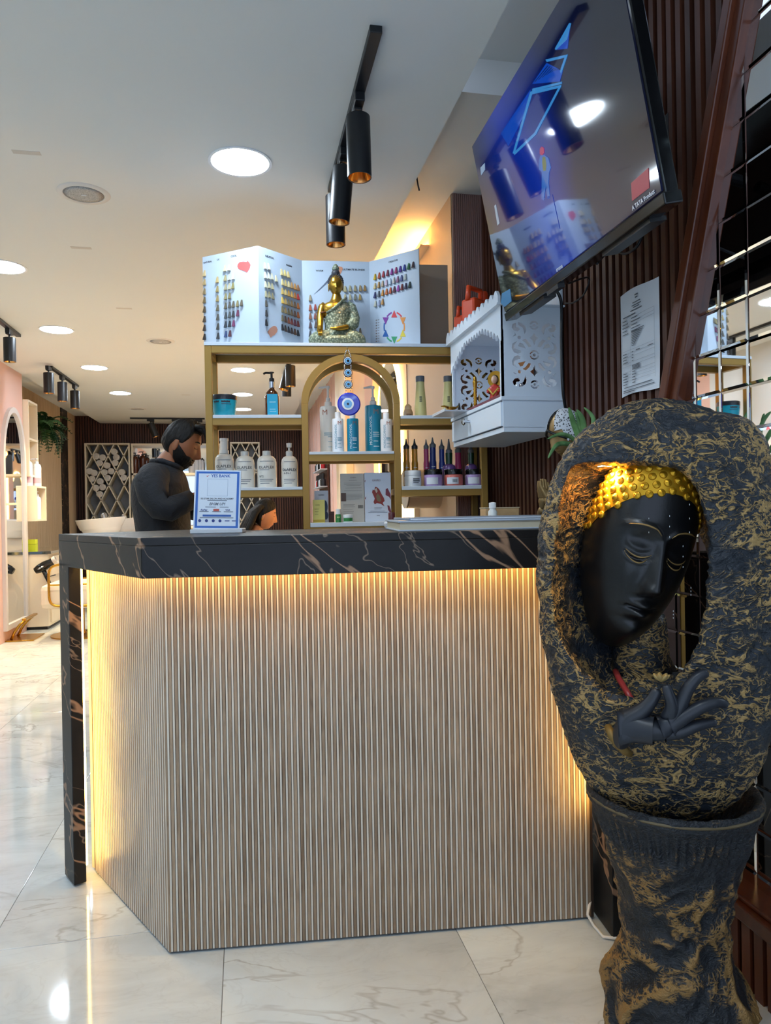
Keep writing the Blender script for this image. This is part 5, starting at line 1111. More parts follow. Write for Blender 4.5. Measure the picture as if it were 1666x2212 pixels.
hl = [[(x*kx*1.12+.006, z*.98) for x, z in h] for h in pat()]
for y_ in (0, MY1-MY0-.008): holed(outer, hl, .008, lambda x, z, d, y_=y_: (PC.x+x, y_+d, PC.z+z)).build('scroll_side', M_tw, mn)
# scalloped canopy front
LY = MY1-MY0
crest = [(0, ZCr-ZB), ]
pts = [(LY+.02, ZCr-ZB), (-.015, ZCr-ZB)]
ns = 13
for i in range(ns):
    a, b = -.015+(LY+.035)*i/ns, -.015+(LY+.035)*(i+1)/ns
    for q in range(6): t = q/5; pts.append((a+(b-a)*t, ZTp-ZB-.018+.024*math.sin(PI*min(1, max(0, t)))))
MB().prism(pts, -.016, -.006, 'x').build('crest_board', M_tw, mn)
mb3(MX0-.02, MX1, MY0-.016, MY1+.01, ZCr-.006, ZCr).build('canopy_board', M_tw, mn)
arch_pts = [(0, ZCr-.006-ZB), (0, ZF-.04-ZB)]; K_ = 18
for i in range(K_):
    a, b = .02+(LY-.04)*i/K_, .02+(LY-.04)*(i+1)/K_; m1 = abs(((a+b)/2)/LY-.5)*2; zb = ZF+.035-ZB-.10*max(0, m1-.35)**1.2*1.35
    for q in range(5): t = q/4; arch_pts.append((a+(b-a)*t, zb+.018*math.sin(PI*t)))
arch_pts += [(LY, ZF-.04-ZB), (LY, ZCr-.006-ZB)]
MB().prism(arch_pts, -.002, .006, 'x').build('arch_fascia', M_tw, mn)
for y_ in (0, LY-.02): MB().bx(0, .008, y_, y_+.02, ZLg-ZB, ZF-ZB).build('corner_post', M_tw, mn)
gb = [(.0, ZCr-ZB), (PX*2, ZCr-ZB), (PX*2, ZTp+.06-ZB), (.0, ZTp+.035-ZB)]
# ---- things in and on the temple
p1_ = atX(1000, 884, .80)
ty0, ty1 = 2.80, 2.99
o = MB().bx(0, .16, 0, ty1-ty0, 0, .006).bx(0, .006, 0, ty1-ty0, .006, .012).build('prayer_tray', paint('#c4cbd4', .3), None, bevel=.001); o.location = (MX0-.10, ty0, ZLg); tag(o, 'white pull-out tray jutting from the temple ledge', 'tray')
dz_ = ZLg+.006
t = thing('brass_lamp', 'small brass bird-shaped oil lamp on the white tray', 'oil lamp', (MX0-.045, 2.885, dz_), .5)
MB().lathe([(.012, 0), (.006, .006), (.006, .010), (.018, .014), (.026, .022), (.022, .021), (0, .016)], 20).build('bowl', M_brass, t, smooth=True); MB().tube([(-.02, 0, .02), (-.04, 0, .024), (-.06, 0, .022)], [.006, .004, .002], 8).tube([(.02, 0, .02), (.034, 0, .026), (.04, 0, .034)], [.005, .004, .002], 8).build('spout_and_handle', M_brass, t, smooth='all')
MB().lathe([(.007, 0), (.006, .03), (.003, .045), (0, .05)], 12, (.055, .01, -.002)).build('wick_holder', M_black, t, smooth=True)
t = thing('brass_lamp_stand', 'slim ribbed brass lamp stand inside the temple', 'lamp stand', (MX0+.03, 2.80, ZLg))
MB().lathe([(.02, 0), (.018, .006), (.010, .010), (.008, .022)]+[(.006+.002*(q % 2), .024+q*.006) for q in range(14)]+[(.009, .112), (.010, .12), (.004, .135), (0, .145)], 18).build('column', M_brass, t, smooth=True)
MB().sphere((0, 0, .128), (.008, .008, .016), 10, 8).build('finial', M_brass, t, smooth='all')
t = thing('goddess_figurine', 'small painted goddess figurine in red with golden halo inside temple', 'figurine', (MX0+.07, 2.68, ZLg+.012), -.7)
skin_mesh('body', {'a': ((0, 0, .014), (.030, .022)), 'b': ((0, 0, .05), (.02, .016)), 'c': ((0, 0, .068), (.022, .014)), 'n': ((0, 0, .08), .007), 'l': ((-.026, -.004, .055), .007), 'l2': ((-.02, -.02, .045), .006), 'r': ((.026, -.004, .055), .007), 'r2': ((.02, -.02, .045), .006)}, [('a', 'b'), ('b', 'c'), ('c', 'n'), ('c', 'l'), ('l', 'l2'), ('c', 'r'), ('r', 'r2')], 'b', paint('#c03428', .35), t, 2)
fnc = head_fn(.012, .013, .0165); g_ = MB().grid(lambda i, j: fnc(i, j*.998+.001), 24, 24, True).build('head', paint('#d8b49c', .4), t, smooth='all'); g_.location = (0, -.002, .096)
MB().sphere((0, .004, .003), (.0128, .0125, .0165), 14, 10).build('hair', M_black, g_, smooth='all')
MB().lathe([(0, 0), (.022, 0), (.030, .001), (.032, .003), (0, .004)], 26, (0, .012, .10), Matrix.Rotation(PI/2, 3, 'X')).build('halo', M_brass, t); MB().tube([(-.02, -.012, .06), (0, -.02, .035), (.02, -.012, .06)], .004, 8).build('garland', paint('#d2b44a', .5), t, smooth='all')
t = thing('silver_pot', 'ribbed silver pot with brown rim behind the figurine', 'pot', (MX0+.13, 2.56, ZLg+.012))
mb = MB()
for q in range(20): a = 2*PI*q/20; mb.tube([(.05*math.cos(a), .05*math.sin(a), .0), (.056*math.cos(a), .056*math.sin(a), .03), (.05*math.cos(a), .05*math.sin(a), .065)], .008, 8)
mb.lathe([(0, 0), (.05, 0), (.054, .03), (.05, .066), (0, .066)], 24).build('bowl', M_chrome, t, smooth='all'); MB().lathe([(.05, .066), (.062, .07), (.062, .078), (.05, .082), (0, .084)], 28).build('rim', paint('#5b3626', .35), t, smooth=True)
o = MB().grid(lambda i, j: (.17*j, .44*i, .003+.004*math.sin(i*17)*math.sin(j*7)+(.008 if j < .04 else 0)), 40, 12).build('red_cloth', paint('#a3142c', .75, sheen=.4), None, smooth='all', fix=False); o.location = (MX0+.002, 2.44, ZLg+.001); tag(o, 'crumpled red cloth laid along the temple shelf', 'cloth')
t = thing('deity_picture', 'orange framed deity picture standing at the back of temple', 'picture', (MX1-.03, 2.70, ZLg+.008), -PI/2)
MB().bx(-.07, .07, 0, .008, 0, .2).build('frame', paint('#8a4a1c', .4), t); MB().bx(-.06, .06, -.001, 0, .01, .19).build('print', paint('#b3742e', .4), t)
for q, (x_, y_) in enumerate(((MX0+.045, 2.98), (MX0+.06, 2.86))):
    t = thing('orange_can', ('small orange plastic can on the temple roof, left of its twin' if q == 0 else 'larger orange plastic can with grip behind the temple crest'), 'can', (x_, y_, ZCr), .6, 'orange cans on the temple roof'); k = 1.2 if q == 0 else 1.6
    MB().box((0, 0, .045*k), (.07*k, .045*k, .09*k)).build('body', paint('#c8431c', .35), t, bevel=.012); MB().tube([(.02*k, 0, .088*k), (.02*k, 0, .118*k), (-.03*k, 0, .118*k), (-.034*k, 0, .085*k)], .007*k, 8).build('handle', paint('#c8431c', .35), t, smooth='all'); MB().lathe([(.013*k, .088*k), (.013*k, .112*k), (.010*k, .118*k), (0, .118*k)], 14, (-.0*k+.033*k, 0, 0)).build('cap', paint('#b23a18', .35), t, smooth=True)
# ================================================================== brass namaste figure and plant behind the fountain
lp_ = atD(1222, 1000, 2.18)
ld = thing('brass_bust', 'brass woman bust with leopard print scarf and joined hands on counter', 'statue', (lp_.x+.02, lp_.y, HT), -TH-PI/2+.42)
M_lb = mat('aged_brass', '#8b7148', .38, .6)
kz = 2.18/F; zc = 1.11+(1094-938)*kz-HT
fnl = head_fn(.046, .056, .070, 0, 1.1, .3); lh = MB().grid(lambda i, j: fnl(i, j*.998+.001), 64, 64, True).build('head', M_lb, ld, smooth='all'); lh.location = (0, -.02, zc); lh.rotation_euler = (.30, 0, 0)
M_leo = mat('leopard_print', '#c9ccd0', .6); _n = NT(M_leo); _v = _n.n('ShaderNodeTexVoronoi'); _v.inputs['Scale'].default_value = 170; _n.l(_n.coord('Object'), _v.inputs['Vector']); _n.base(_n.ramp(_v.outputs[0], [(.30, '#15161a'), (.42, '#c6c9ce')]))
def scarf(i, j):
    az = (i-.5)*2*2.75+PI; t_ = .02+j*(1.75 if abs(az-PI) < 2.2 else 1.25); return (.052*math.sin(t_)*math.sin(az), -.063*math.sin(t_)*math.cos(az)+.004, .078*math.cos(t_))
MB().grid(scarf, 40, 22).build('headscarf', M_leo, lh, smooth='all', fix=False)
MB().tube([(.0455*math.sin(a), -.066*math.cos(a)*1.0+.004, .03-.05*abs(a)/1.4) for a in np.linspace(-1.5, 1.5, 21)], .004, 8).build('hairband', M_black, lh, smooth='all')
skin_mesh('torso', {'a': ((0, .01, .03), (.085, .06)), 'b': ((0, .01, .09), (.08, .055)), 'n': ((0, .0, .17), .028), 'h': ((0, -.008, .21), .026), 's1': ((-.075, .0, .10), .03), 'e1': ((-.08, -.05, .03), .022), 'w1': ((-.02, -.095, .05), .014), 's2': ((.075, .0, .10), .03), 'e2': ((.08, -.05, .03), .022), 'w2': ((.02, -.095, .05), .014)}, [('a', 'b'), ('b', 'n'), ('n', 'h'), ('b', 's1'), ('s1', 'e1'), ('e1', 'w1'), ('b', 's2'), ('s2', 'e2'), ('e2', 'w2')], 'b', M_lb, ld, 2)
for sx in (-1, 1):
    nd_ = {'w': ((sx*.02, -.093, .052), .012), 'p': ((sx*.009, -.103, .078), (.014, .008)), 'q': ((sx*.008, -.106, .094), (.016, .007))}; ed = [('w', 'p'), ('p', 'q')]
    for f_, (dy_, ln) in enumerate(((-.013, .030), (-.004, .036), (.005, .034), (.013, .026))):
        nd_['f%d' % f_] = ((sx*.006, -.106+dy_, .105+ln*.3), .0052); nd_['g%d' % f_] = ((sx*.004, -.106+dy_, .105+ln), .0038); ed += [('q', 'f%d' % f_), ('f%d' % f_, 'g%d' % f_)]
    nd_['t'] = ((sx*.010, -.086, .088), .006); nd_['t2'] = ((sx*.008, -.082, .108), .0045); ed += [('p', 't'), ('t', 't2')]
    skin_mesh('hand', nd_, ed, 'p', M_lb, ld, 2)
pp_ = atD(1268, 985, 1.93)
pt = thing('potted_plant', 'small strap-leaved green plant peeping out behind the egg fountain', 'plant', (pp_.x, pp_.y, HT))
MB().lathe([(0, 0), (.04, 0), (.05, .10), (.053, .105), (.047, .105), (.044, .09), (0, .088)], 24).build('pot', paint('#6d4a36', .6), pt, smooth=True)
M_leaf = mat('leaf_green', '#4f7a44', .45); _n = NT(M_leaf); _n.base(_n.ramp(_n.noise(_n.coord('Object'), 30, 3), [(.3, '#3a6234'), (.7, '#6f9a5c')]))
def leafpx(pts, wd):
    P = [atD(x, y, z) for x, y, z in pts]; P = [p-Vector((pp_.x, pp_.y, HT)) for p in P]; out = []
    for i in range(len(P)-1):
        p0, p1, p2, p3 = P[max(0, i-1)], P[i], P[i+1], P[min(len(P)-1, i+2)]
        for q in range(6): t = q/6; out.append(.5*((2*p1)+(p2-p0)*t+(2*p0-5*p1+4*p2-p3)*t*t+(3*p1-p0-3*p2+p3)*t**3))
    out.append(P[-1]); n = len(out); vs = []; fs = []
    for i, p in enumerate(out):
        tg = (out[min(i+1, n-1)]-out[max(i-1, 0)]).normalized(); sd = tg.cross(FWD).normalized(); w_ = wd*(math.sin(PI*min(1, (i+1.2)/(n+.6)))**.7); fold_ = -FWD*w_*.35
        vs += [p-sd*w_+fold_*0, p+fold_, p+sd*w_]
    for i in range(n-1): fs += [(i*3, i*3+1, i*3+4, i*3+3), (i*3+1, i*3+2, i*3+5, i*3+4)]
    o = MB().add(vs, fs).build('leaf', M_leaf, pt, smooth='all', fix=False); sm = o.modifiers.new('thick', 'SOLIDIFY'); sm.thickness = .0008
root = (1262, 1000, 1.93)
leafpx([root, (1252, 950, 1.92), (1238, 910, 1.90), (1229, 880, 1.88)], .0085); leafpx([root, (1262, 940, 1.93), (1258, 905, 1.92), (1246, 885, 1.91)], .008)
leafpx([root, (1245, 955, 1.90), (1215, 938, 1.86), (1183, 948, 1.82)], .0055); leafpx([root, (1240, 965, 1.90), (1205, 960, 1.85), (1184, 990, 1.82)], .0062); leafpx([root, (1250, 995, 1.90), (1222, 1002, 1.87), (1200, 1016, 1.85)], .005); leafpx([root, (1275, 950, 1.94), (1282, 905, 1.95), (1262, 880, 1.95)], .0065); leafpx([root, (1255, 930, 1.93), (1248, 900, 1.93), (1243, 890, 1.93)], .006)
# ================================================================== people
def loft(levels, n=32):
    mb = MB(); mb.grid(lambda i, j: (lambda L: (L[0]+L[3]*math.cos(2*PI*i), L[1]+L[4]*math.sin(2*PI*i), L[2]))(levels[min(len(levels)-1, int(round(j*(len(levels)-1))))]), n, len(levels), True)
    k = len(mb.v)//n; mb.f.append(tuple(range(n-1, -1, -1))); mb.f.append(tuple((k-1)*n+i for i in range(n))); mb.mi += [0, 0]; return mb
def smoothl(levels, sub=4):
    out = []
    for a in range(len(levels)-1):
        p0, p1, p2, p3 = [np.array(levels[min(len(levels)-1, max(0, a+q))], float) for q in (-1, 0, 1, 2)]
        for q in range(sub): t = q/sub; out.append(tuple(.5*((2*p1)+(p2-p0)*t+(2*p0-5*p1+4*p2-p3)*t*t+(3*p1-p0-3*p2+p3)*t**3)))
    out.append(tuple(levels[-1])); return out
def shell(fn, azr, top, bot, k, nm, m, parent, nu=64, nv=26, jit=0, off=(0, 0, 0), z_taper=0):
    def f(i, j):
        az = azr[0]+(azr[1]-azr[0])*i; w0, w1 = bot(az), top(az); w_ = w0+(w1-w0)*j; p = Vector(fn((az/(2*PI)) % 1, math.acos(max(-1, min(1, w_)))/PI))
        edge = min(1, min(j, 1-j if w1 < .98 else 1)*7+.0); edge = min(edge, min(i, 1-i)*9 if abs(azr[1]-azr[0]) < 6.2 else 1); s = 1+(k-1)*(.15+.85*max(0, edge))
        q = p*s
        if jit: q += Vector((0, 0, 1))*0+p.normalized()*jit*mnoise.noise(Vector((az*9, w_*3, 2)))*max(.3, edge)
        return q+Vector(off)
    return MB().grid(f, nu, nv).build(nm, m, parent, smooth='all', fix=False)
M_skin = mat('skin_brown', '#8a5638', .5); M_skin.node_tree.nodes['Principled BSDF'].inputs['Subsurface Weight'].default_value = .08
M_hair = mat('black_hair', '#0a0706', .55, spec=.3); _n = NT(M_hair); _n.bump(_n.noise(_n.coord('Object', (60, 60, 12)), 3, 4), .6, .006)
M_shirt = mat('navy_shirt', '#14161c', .8); _n = NT(M_shirt); _n.bump(_n.noise(_n.coord('Object'), 9, 4, .6, 1.5), .5, .03)
M_trouser = mat('dark_trousers', '#191a1f', .8); M_shoe = mat('black_shoe', '#0c0c0d', .4)
mp_ = atD(366, 1110, 3.5); man = thing('person', 'man in navy shirt looking down behind the counter', 'person', (mp_.x, mp_.y, 0), PI/2-TH)
bodyn = {'pel': ((0, .02, .80), (.13, .10)), 'wa': ((0, .02, .95), (.12, .095)), 'ch': ((0, .035, 1.20), (.14, .10)), 'sh': ((0, .03, 1.285), (.09, .07)), 'nk': ((0, .0, 1.365), .052), 'hd': ((0, -.05, 1.43), .055)}
be = [('pel', 'wa'), ('wa', 'ch'), ('ch', 'sh'), ('sh', 'nk'), ('nk', 'hd')]
for sx, s in ((-1, 'r'), (1, 'l')):
    bodyn.update({s+'s': ((sx*.15, .03, 1.27), .045), s+'e': ((sx*.205, -.035, 1.13), .038), s+'w': ((sx*.13, -.16, 1.185), .026), s+'h': ((sx*.10, -.215, 1.195), .022), s+'hip': ((sx*.085, .02, .76), .08), s+'kn': ((sx*.095, -.01, .43), .055), s+'an': ((sx*.095, .03, .08), .036), s+'to': ((sx*.10, -.10, .04), .03)})
    be += [('sh', s+'s'), (s+'s', s+'e'), (s+'e', s+'w'), (s+'w', s+'h'), ('pel', s+'hip'), (s+'hip', s+'kn'), (s+'kn', s+'an'), (s+'an', s+'to')]
    for f_, dx in enumerate((-.018, -.006, .006, .018)): bodyn[s+'f%d' % f_] = ((sx*.085+dx*.9, -.262, 1.19+.004*f_), .0085); bodyn[s+'g%d' % f_] = ((sx*.08+dx*.9, -.292, 1.175), .007); be += [(s+'h', s+'f%d' % f_), (s+'f%d' % f_, s+'g%d' % f_)]
    bodyn[s+'t'] = ((sx*.065, -.235, 1.21), .009); bodyn[s+'t2'] = ((sx*.05, -.262, 1.205), .0075); be += [(s+'h', s+'t'), (s+'t', s+'t2')]
skin_mesh('body', bodyn, be, 'pel', M_skin, man, 2)
fnm = head_fn(.072, .092, .117, 0, 1.05, .28)
hm_ = MB().grid(lambda i, j: fnm(i, j*.998+.001), 72, 72, True); add_ears(hm_, .072, .117, 1.05); mh = hm_.build('head', M_skin, man, smooth='all'); mh.location = (0, -.070, 1.448); mh.rotation_euler = (.36, 0, 0)
def mtop(az): return .995
def mbot(az):
    a = abs(az if az <= PI else az-2*PI); return .56-.02*math.cos(a*6) if a < .8 else (.56-.55*min(1, (a-.8)/.55) if a < 1.35 else (.02 if a < 1.8 else max(-.62, .02-.64*(a-1.8)/.5)))
shell(fnm, (-PI, PI), mtop, mbot, 1.09, 'hair', M_hair, mh, 90, 30, .006)
q_ = MB()
for i in range(16): x_ = -.05+.1*i/15; q_.tube([(x_, -.045, .098), (x_*1.05+.004*math.sin(i*3), -.085, .098+.010*math.cos(i*2)), (x_*1.1, -.108, .078), (x_*1.05, -.112, .062)], [.012, .014, .011, .004], 8)
q_.build('fringe', M_hair, mh, smooth='all')
shell(fnm, (-1.75, 1.75), lambda a: -.38-.22*G(a, .35)-.02+.40*min(1, max(0, (abs(a)-.9)/.7)), lambda a: -.985+.12*min(1, abs(a)/1.7), 1.07, 'beard', M_hair, mh, 60, 18, .004)
shell(fnm, (-.32, .32), lambda a: -.46, lambda a: -.535, 1.05, 'moustache', M_hair, mh, 24, 6, .002)
for sx in (-1, 1):
    MB().tube([surf(fnm, sx*(.16+.44*q/7), .235+.03*math.sin(PI*q/7), .28) for q in range(8)], [.002, .0035, .004, .004, .0035, .003, .002, .001], 6).build('eyebrow', M_hair, mh, smooth='all'); MB().tube([surf(fnm, sx*(.20+.34*q/7), .01-.03*math.sin(PI*q/7), .28, .0002) for q in range(8)], .0014, 6).build('eyelash', M_hair, mh, smooth='all')
sl = smoothl([(0, .02, .80, .175, .125), (0, .02, .92, .17, .12), (0, .03, 1.05, .175, .125), (0, .04, 1.18, .185, .13), (0, .04, 1.25, .18, .128), (0, .036, 1.30, .15, .11), (0, .025, 1.335, .09, .08), (0, .012, 1.36, .066, .064)])
so = loft(sl, 40)
for sx in (-1, 1):
    so.tube([(sx*.06, .032, 1.275), (sx*.12, .034, 1.275), (sx*.168, .03, 1.25), (sx*.198, .012, 1.19), (sx*.212, -.028, 1.135), (sx*.205, -.06, 1.13), (sx*.17, -.11, 1.155), (sx*.14, -.15, 1.178)], [.075, .078, .078, .070, .060, .058, .05, .044], 18)
so.build('shirt', M_shirt, man, smooth='all')
co = MB(); co.tube([(.066*math.cos(a), .012+.066*math.sin(a)-.012*max(0, -math.sin(a)), 1.362-.03*max(0, -math.sin(a))) for a in np.linspace(-PI*.5+.12, PI*1.5-.12, 30)], .014, 8).build('collar', M_shirt, man, smooth='all')
tr = loft(smoothl([(0, .02, .84, .172, .122), (0, .02, .76, .17, .12), (0, .02, .70, .165, .11)]), 30)
for sx in (-1, 1): tr.tube([(sx*.08, .02, .74), (sx*.09, .01, .58), (sx*.095, -.005, .42), (sx*.096, .02, .22), (sx*.096, .03, .07)], [.092, .088, .072, .062, .056], 18)
tr.build('trousers', M_trouser, man, smooth='all')
for sx in (-1, 1): MB().sphere((sx*.10, -.03, .042), (.046, .125, .045), 20, 12).build('shoe', M_shoe, man, smooth='all')
# ---- seated woman
wp_ = atD(556, 1110, 5.3); wom = thing('person', 'woman with long black hair seated in profile beyond the shelf', 'person', (wp_.x, wp_.y, 0), PI/2-TH+.12)
M_skin2 = mat('skin_tan', '#b07a58', .5)
wn_ = {'pel': ((0, .02, .50), (.15, .12)), 'ch': ((0, .04, .80), (.14, .10)), 'sh': ((0, .035, .90), (.09, .07)), 'nk': ((0, .02, .955), .046), 'hd': ((0, -.02, 1.02), .055)}; we = [('pel', 'ch'), ('ch', 'sh'), ('sh', 'nk'), ('nk', 'hd')]
for sx, s in ((-1, 'r'), (1, 'l')):
    wn_.update({s+'s': ((sx*.15, .04, .88), .045), s+'e': ((sx*.19, -.02, .66), .034), s+'w': ((sx*.12, -.22, .62), .024), s+'h': ((sx*.10, -.28, .62), .02), s+'kn': ((sx*.09, -.42, .50), .065), s+'an': ((sx*.09, -.44, .10), .036), s+'to': ((sx*.09, -.56, .06), .028)})
    we += [('sh', s+'s'), (s+'s', s+'e'), (s+'e', s+'w'), (s+'w', s+'h'), ('pel', s+'kn'), (s+'kn', s+'an'), (s+'an', s+'to')]
skin_mesh('body', wn_, we, 'pel', M_skin2, wom, 2)
fnw = head_fn(.068, .086, .108, 0, .95, .33); mbh = MB().grid(lambda i, j: fnw(i, j*.998+.001), 64, 64, True); add_ears(mbh, .068, .108); wh = mbh.build('head', M_skin2, wom, smooth='all'); wh.location = (0, -.055, 1.092); wh.rotation_euler = (.22, 0, 0)
def wbot(az):
    a = abs(az); return .62-.30*min(1, a/1.0) if a < 1.0 else (.32-.25*(a-1)/.5 if a < 1.5 else max(-.8, .07-1.2*(a-1.5)/.7))
shell(fnw, (-PI, PI), mtop, wbot, 1.12, 'hair', M_hair, wh, 80, 26, .006)
lh_ = MB()
for i in range(34):
    a = -1.25+2.5*i/33; x_, y_ = .085*math.sin(a), .03+.062*math.cos(a); r_ = random.uniform(-.012, .012)
    lh_.tube([(x_*.8, y_*.8-.02, .06), (x_*1.0, y_+.01, .0), (x_*1.15+r_, y_+.03+r_, -.08), (x_*1.25+r_*2, y_+.055+r_, -.17), (x_*1.2-r_, y_+.06, -.27)], [.016, .02, .019, .016, .006], 8)
lh_.build('long_hair', M_hair, wh, smooth='all')
for sx in (-1, 1): MB().tube([surf(fnw, sx*(.20+.34*q/7), .01-.03*math.sin(PI*q/7), .33, .0002) for q in range(8)], .0013, 6).build('eyelash', M_hair, wh, smooth='all'); MB().tube([surf(fnw, sx*(.16+.42*q/7), .235+.03*math.sin(PI*q/7), .33) for q in range(8)], .002, 6).build('eyebrow', M_hair, wh, smooth='all'); MB().sphere((sx*.07, .012, -.036), .006, 10, 8).build('earring', M_brass, wh, smooth='all')
MB().sphere(surf(fnw, 0, -.60, .33, -.003), (.016, .005, .009), 14, 8).build('lips', paint('#8a3f3a', .4), wh, smooth='all')
dl = loft(smoothl([(0, .03, .42, .17, .13), (0, .03, .60, .155, .12), (0, .04, .78, .165, .115), (0, .04, .87, .145, .095), (0, .03, .925, .07, .06)]), 30)
for sx in (-1, 1): dl.tube([(sx*.06, .04, .87), (sx*.15, .04, .87), (sx*.19, .01, .74), (sx*.195, -.03, .66), (sx*.14, -.17, .63)], [.05, .058, .05, .045, .036], 14); dl.tube([(sx*.08, .02, .5), (sx*.09, -.25, .52), (sx*.09, -.44, .48), (sx*.09, -.45, .15)], [.10, .09, .08, .055], 16)
dl.build('clothes', mat('black_cape', '#15151a', .7), wom, smooth='all')
wc = thing('salon_chair', 'white salon chair under the seated woman', 'chair', (wp_.x, wp_.y, 0), PI/2-TH+.12)
MB().bx(-.27, .27, -.28, .22, .34, .42).build('seat', paint('#d9d0c4', .5), wc, bevel=.02); MB().bx(-.25, .25, .20, .28, .42, .80).build('backrest', paint('#d9d0c4', .5), wc, bevel=.02); MB().lathe([(.24, 0), (.24, .015), (.03, .03), (.03, .34)], 30).build('base', M_brass, wc, smooth=True)
# ================================================================== wall unit at the back: diamond racks, mirror shelves
YR = 11.2
def zz6(x, y): return 160+x/5.553, 880+y/5.553
def rack(px0, px1, py, label):
    a = atY(px0, py, YR); b = atY(px1, py, YR); W = b.x-a.x; z1 = a.z; z0 = .55
    t = thing('diamond_rack', label, 'rack', (a.x, YR, 0)); M_rk = paint('#cfc6b2', .5); D = .26; th = .014
    MB().bx(0, W, D, D+.01, z0, z1).build('back_panel', paint('#7d8086', .6), t)
    for q in ((0, W, z1-.022, z1), (0, W, z0, z0+.022)): MB().bx(q[0], q[1], 0, D, q[2], q[3]).build('frame_board', M_rk, t)
    for q in (0, W-.022): MB().bx(q, q+.022, 0, D, z0+.022, z1-.022).build('frame_board', M_rk, t)
    pw, ph = W*.345, W*.69; x0, x1, zlo, zhi = .022, W-.022, z0+.022, z1-.022; m_ = ph/pw
    for s in (1, -1):
        for k in range(-14, 15):
            c_ = zhi-ph*.38 + k*ph
            # line z = c_ + s*m_*(x-x_ref)
            pts = []
            f = lambda x: c_+s*m_*(x-W*.17)
            xa, xb = x0, x1
            g = lambda z: (z-c_)/(s*m_)+W*.17
            lo_, hi_ = sorted((g(zlo), g(zhi))); xa, xb = max(x0, lo_), min(x1, hi_)
            if xb-xa < .02: continue
            L_ = math.hypot(xb-xa, f(xb)-f(xa)); dx, dz = (xb-xa)/L_, (f(xb)-f(xa))/L_; nx, nz = -dz*th/2, dx*th/2
            MB().prism([(xa-nx, f(xa)-nz), (xb-nx, f(xb)-nz), (xb+nx, f(xb)+nz), (xa+nx, f(xa)+nz)], .004, D, 'y').build('lattice_slat', M_rk, t)
    return t
rack(182, 280, 957, 'diamond lattice towel rack behind the white basins'); rack(497, 561, 955, 'second diamond lattice rack seen through the shelf behind shampoo bottles')
tw0 = None
for (x, y) in ((262, 585), (338, 600), (300, 668), (476, 530), (502, 597), (487, 664), (388, 695), (357, 777), (440, 765), (397, 848), (180, 765), (238, 787), (210, 858), (566, 775), (592, 842), (307, 887), (257, 966), (337, 957), (303, 1042), (355, 1300)):
    p = atY(*zz6(x, y), YR); 
    if tw0 is None:
        tw0 = thing('rolled_towel', 'rolled white towel tucked in the diamond lattice rack', 'towel', (p.x, YR+.012, p.z), 0, 'rolled towels in the diamond rack'); mb = MB()
        mb.lathe([(0, 0), (.042, 0), (.046, .006), (.048, .02), (.048, .21)], 20, (0, 0, 0), Matrix.Rotation(-PI/2, 3, 'X')); sp = [((.006+.036*q/40)*math.cos(q*.42), -.003, (.006+.036*q/40)*math.sin(q*.42)) for q in range(41)]; mb.tube(sp, .0045, 6)
        mb.build('roll', mat('terry_towel', '#d3cdc4', .9, sheen=.3), tw0, smooth='all')
    else: c = copy_tree(tw0); c.location = (p.x, YR+.012, p.z); c.rotation_euler = (0, random.uniform(0, 6), 0)
a = atY(283, 958, YR); b = atY(478, 958, YR)
ws = thing('mirror_shelf', 'cream framed mirror shelving between the two diamond racks', 'shelf', (a.x, YR, 0)); W = b.x-a.x
MB().bx(0, W, .24, .25, .5, a.z).build('mirror_back', M_mirror, ws)
zs1 = atY(300, 1022, YR).z; zs2 = atY(300, 1082, YR).z; zs3 = atY(300, 1140, YR).z
for z_ in (zs1, zs2, zs3): MB().bx(0, W, 0, .24, z_-.03, z_).build('shelf_board', paint('#d8cdb8', .4), ws)
MB().bx(0, W, 0, .25, a.z-.03, a.z).build('top_board', paint('#d8cdb8', .4), ws)
for q in (0, W-.025): MB().bx(q, q+.025, 0, .25, .5, a.z-.03).build('side_board', paint('#d8cdb8', .4), ws)
def pbottle(p, r, h, m, pm, label, group, base=None, band=None, rz=0, name='pump_bottle'):
    t = thing(name, label, 'bottle', p, rz, group)
    MB().lathe([(0, 0), (r*.97, 0), (r, .01), (r, h*.68), (r*.9, h*.76), (r*.4, h*.82), (r*.4, h*.83)], 20).build('body', m, t, smooth=True)
    if pm: MB().lathe([(r*.46, h*.82), (r*.46, h*.88), (r*.14, h*.89), (r*.14, h*.97), (r*.4, h*.97), (r*.4, h), (0, h)], 14).tube([(0, 0, h*.985), (-r*1.1, 0, h*.98), (-r*1.35, 0, h*.955)], r*.16, 6).build('pump', pm, t, smooth=True)
    if band: label_band(t, r, h*.1, h*.3, -1.4, 1.4, band)
    return t
M_amb = mat('brown_bottle', '#4a2210', .15); gn = 'bottles on the back mirror shelf'
for i, (px, hh) in enumerate(((293, .34), (301, .31), (309, .36), (317, .32))): p = atY(px, 1022, YR+.06+.08*(i % 2)); pbottle((p.x, p.y, zs1), .042, hh*.9, M_amb, M_black, ('leftmost', 'second', 'third', 'rightmost')[i]+' of four brown pump bottles on top mirror shelf', gn)
p = atY(330, 1022, YR+.1); t = thing('brown_jar', 'squat brown jar beside the brown pump bottles', 'jar', (p.x, p.y, zs1)); MB().lathe([(0, 0), (.06, 0), (.06, .12), (.045, .14), (0, .14)], 18).build('body', M_amb, t, smooth=True); MB().lathe([(.05, .14), (.05, .18), (0, .18)], 18).build('lid', M_amb, t, smooth=True)
